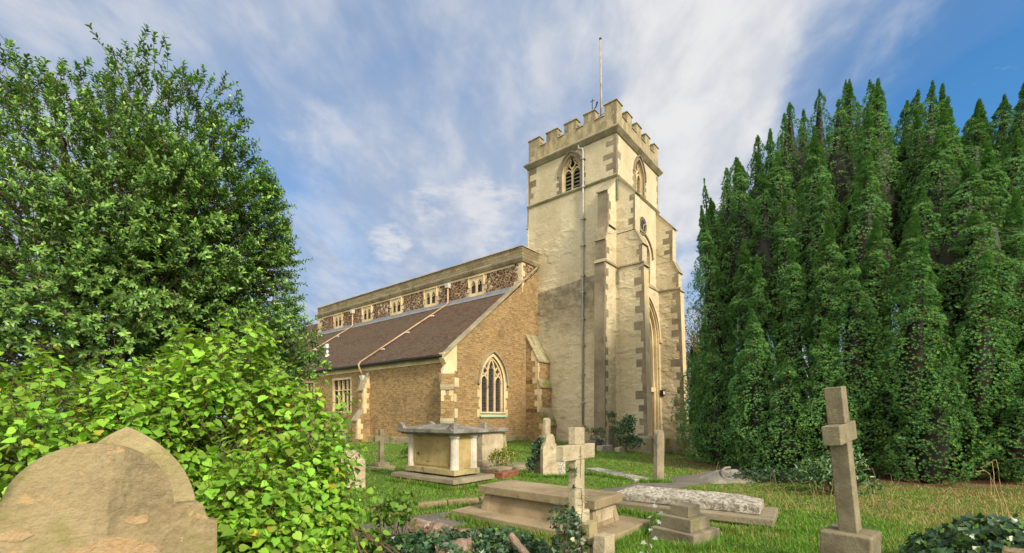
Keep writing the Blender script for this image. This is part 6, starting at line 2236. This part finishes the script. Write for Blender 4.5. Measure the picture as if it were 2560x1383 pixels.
# dry bent stalks by the right edge
def stalks():
    root = thing('dry_stalks', (6.4, 7.2, 0), 0, None, None)
    tag(root, 'dead straw-coloured bramble and grass stalks below the right yew', 'dry stalks', kind='stuff')
    A, B, RA, RB = [], [], [], []
    for k in range(330):
        x = rng.uniform(3.4, 11)
        y = 8.1 - 0.16 * (x - 4) + rng.normal() * .5
        if x > 6.6:
            y = rng.uniform(5.2, 8.0)
        h_ = rng.uniform(.12, .42) * (1.7 if rng.random() < .07 else 1)
        lx_, ly_ = rng.normal(size=2) * .16
        p0 = np.array([x - 6.4, y - 7.2, 0])
        p1 = p0 + np.array([lx_, ly_, h_])
        c_ = curve_pts(p0, p1, 5, .012, sag=.05)
        c_ = np.vstack([c_, p1 + np.array([lx_ * .8 + rng.normal() * .05, ly_ * .6, -h_ * rng.uniform(-.1, .4)])])
        chain(c_, .0035, .0018, A, B, RA, RB)
    for (px, py, D, h_) in ((2475, 1160, 6.9, .9), (2490, 1150, 6.9, .95), (2465, 1170, 6.9, .8), (2380, 1220, 7.0, .5), (2440, 1222, 7.0, .5)):
        top = at(px, py, D)
        c_ = curve_pts((top.x + .2 - 6.4, D - 7.2, 0), (top.x - 6.4, D - 7.2, top.z), 7, .02, sag=.03)
        c_ = np.vstack([c_, np.array([top.x - .15 - 6.4, D - 7.2, top.z - .06])])
        chain(c_, .008, .003, A, B, RA, RB)
    n = len(A)
    col = colvar(n, (0.42, 0.30, 0.15), 0.4, 0.1)
    tubes_mesh('stalk_stems', A, B, RA, RB, M['dry'], root, 3, col=col)


stalks()


# ------------------------------------------------------------------ grass
def loc_line(p, a_, dx, dy):
    """near edges of a rectangle footprint whose near corner is p, in church axes"""
    ux, uy = ax, ay
    q0, q1, q2 = p + ux * a_[0] + uy * a_[1], p + ux * dx + uy * a_[1], p + ux * a_[0] + uy * dy
    return [(q0.x, q0.y, q1.x, q1.y, 1.0), (q0.x, q0.y, q2.x, q2.y, 1.0)]


TUFTS = []
TUFTS += loc_line(Vector(((1488 - CX) / FPX * 5.75, 5.75, 0)), (-0.33, -0.33), 1.1, 2.4)
TUFTS += loc_line(Vector(((1136 - CX) / FPX * 10.0, 10.0, 0)), (-0.32, -0.32), 1.1, 2.0)
TUFTS += loc_line(Vector((5.962, 25.7, 0)), (-7.95, 5.4), -1.3, 9)
TUFTS += loc_line(Vector((5.962, 25.7, 0)), (5.4, -2.4), 6.8, 0.2)
TUFTS += [(3.18, 4.35, 3.42, 4.15, 1.6), (3.42, 4.15, 3.72, 4.45, 1.6), (1.7, 7.5, 2.9, 6.2, 1.3), (2.9, 6.2, 4.4, 6.1, 1.2), (1.95, 5.35, 2.25, 5.25, 1.4), (2.25, 5.25, 2.65, 5.6, 1.4),
          (0.4, 4.25, 0.95, 4.1, 1.6), (-2.3, 7.2, -0.0, 8.4, 0.9), (3.2, 10.7, 3.8, 10.7, 1.2), (0.35, 11.7, 1.5, 11.7, 1.2), (-4.1, 13.0, -3.6, 13.1, 1.0), (1.6, 13.0, 3.2, 10.7, 0.8), (-0.5, 12.0, 0.4, 12.1, 1.0)]


def grass():
    N_ = 640000
    D = 4.3 + (36 - 4.3) * rng.random(N_) ** 2.1
    a0, a1 = (-520) / FPX, (1330) / FPX
    X = D * rng.uniform(a0, a1, N_)
    keep = np.ones(N_, bool)
    # keep off the path
    pd = np.array([(-3.2, 4.9), (-1.9, 6.2), (-0.6, 7.3), (1.2, 8.6), (2.9, 9.9), (5.0, 11.6), (6.6, 13.2), (8.5, 14.6), (11, 16.5)])
    best = np.full(N_, 9.0)
    for (x0, y0), (x1, y1) in zip(pd, pd[1:]):
        dx, dy = x1 - x0, y1 - y0
        t_ = np.clip(((X - x0) * dx + (D - y0) * dy) / (dx * dx + dy * dy), 0, 1)
        best = np.minimum(best, np.hypot(X - x0 - t_ * dx, D - y0 - t_ * dy))
    keep &= best > 0.42 + rng.random(N_) * 0.22
    # bare litter under the yews
    yd = np.minimum(np.hypot((X - 11.6) * .95, D - 15.2), np.hypot(X - 18.9, D - 14.2) + .4)
    keep &= (yd > 6.2) | (rng.random(N_) < np.clip((yd - 4.6) / 2.0, 0, 1) * .5)
    # church footprint
    lx_ = (X - 5.962) * 0.6371 + (D - 25.7) * 0.7708
    ly_ = -(X - 5.962) * 0.7705 + (D - 25.7) * 0.6374
    keep &= ~((lx_ > -8.0) & (ly_ > 5.3)) & ~((lx_ > -0.1) & (lx_ < 6.6) & (ly_ > -0.6))
    X, D, yd, best = X[keep], D[keep], yd[keep], best[keep]
    # longer uncut tufts hugging the feet of the graves
    tx, ty = [], []
    for (x0, y0, x1, y1, c_) in TUFTS:
        m_ = int(c_ * 700 * max(0.4, math.hypot(x1 - x0, y1 - y0)))
        t_ = rng.random(m_)
        tx.append(x0 + (x1 - x0) * t_ + rng.normal(size=m_) * .05)
        ty.append(y0 + (y1 - y0) * t_ + rng.normal(size=m_) * .05)
    tx, ty = np.concatenate(tx), np.concatenate(ty)
    ntuft = len(tx)
    X, D = np.concatenate([X, tx]), np.concatenate([D, ty])
    yd, best = np.concatenate([yd, np.full(ntuft, 9.9)]), np.concatenate([best, np.full(ntuft, 1.0)])
    n = len(X)
    Z = np.array([ground(x, y) for x, y in zip(X, D)])
    k = np.array([noise.noise(Vector((x * .9, y * .9, 0))) for x, y in zip(X, D)])
    k2 = np.array([noise.noise(Vector((x * 3.2, y * 3.2, 4))) for x, y in zip(X, D)])
    near = np.clip((9 - D) / 5, 0, 1)
    mow = np.clip((D - 7) / 4, 0, 1)
    h_ = (0.040 + 0.035 * near) * (1 + 0.6 * k + 0.5 * k2) * rng.uniform(.5, 1.3, n)
    long_ = rng.random(n) < 0.02 * near + 0.004
    h_[long_] *= 2.2
    h_[-ntuft:] = rng.uniform(.06, .17, ntuft)
    h_ = np.clip(h_, .012, .22)
    wd = 0.0028 + 0.00085 * D
    a_ = rng.random(n) * 6.28
    ln = rng.uniform(.1, .75, n)
    fw = np.stack([np.cos(a_) * ln, np.sin(a_) * ln, np.ones(n)], 1)
    nr = np.stack([np.cos(a_), np.sin(a_), np.full(n, -.2)], 1)
    col = np.array([[0.138, 0.275, 0.034]]) * (1 + rng.normal(size=(n, 1)) * .22) * (1 + rng.normal(size=(n, 3)) * .07) * (1 + .28 * k2[:, None])
    dryp = np.clip((6.9 - yd) / 1.2, 0, 1) * .65 + np.clip(k * 1.2 - .15, 0, .28) + .05 + np.clip((X - 5.2) / 3, 0, .4) * (D < 9)
    dry = rng.random(n) < dryp
    col[dry] = np.array([[0.36, 0.30, 0.12]]) * (1 + rng.normal(size=(dry.sum(), 1)) * .25)
    fall = (yd < 6.7) & (rng.random(n) < .35)
    col[fall] = np.array([[0.32, 0.17, 0.08]])
    tpl = ([(0, 0.5, 0), (0, -0.5, 0), (0.55, 0.36, 0.06), (0.55, -0.36, 0.06), (1, 0, 0.22)], [(0, 1, 2), (1, 3, 2), (2, 3, 4)])
    o = scatter('grass', tpl[0], tpl[1], np.stack([X, D, Z - .004], 1), fw, nr, h_, np.clip(col, .01, .6), M['grass'], None, width=wd)
    tag(o, 'rough green and straw-coloured grass covering the churchyard', 'grass', kind='stuff')
    # small weeds and fallen leaves
    n = 9000
    D = 4.6 + 16 * rng.random(n) ** 1.6
    X = D * rng.uniform(-.35, 1.15, n)
    Z = np.array([ground(x, y) for x, y in zip(X, D)]) + rng.uniform(.01, .05, n)
    sz = rng.uniform(.018, .04, n)
    col = colvar(n, (0.10, 0.20, 0.03), .4, .2, (0.38, 0.20, 0.07), .35)
    o = scatter('ground_leaves', LEAF[0], LEAF[1], np.stack([X, D, Z], 1), rand_unit(n) * np.array([1, 1, .3]), np.array([[0, 0, 1.0]]) + rng.normal(size=(n, 3)) * .4, sz, col, M['lime'], None, width=sz * .7)
    tag(o, 'scattered fallen leaves and small weeds in the grass', 'leaves', kind='stuff')


grass()
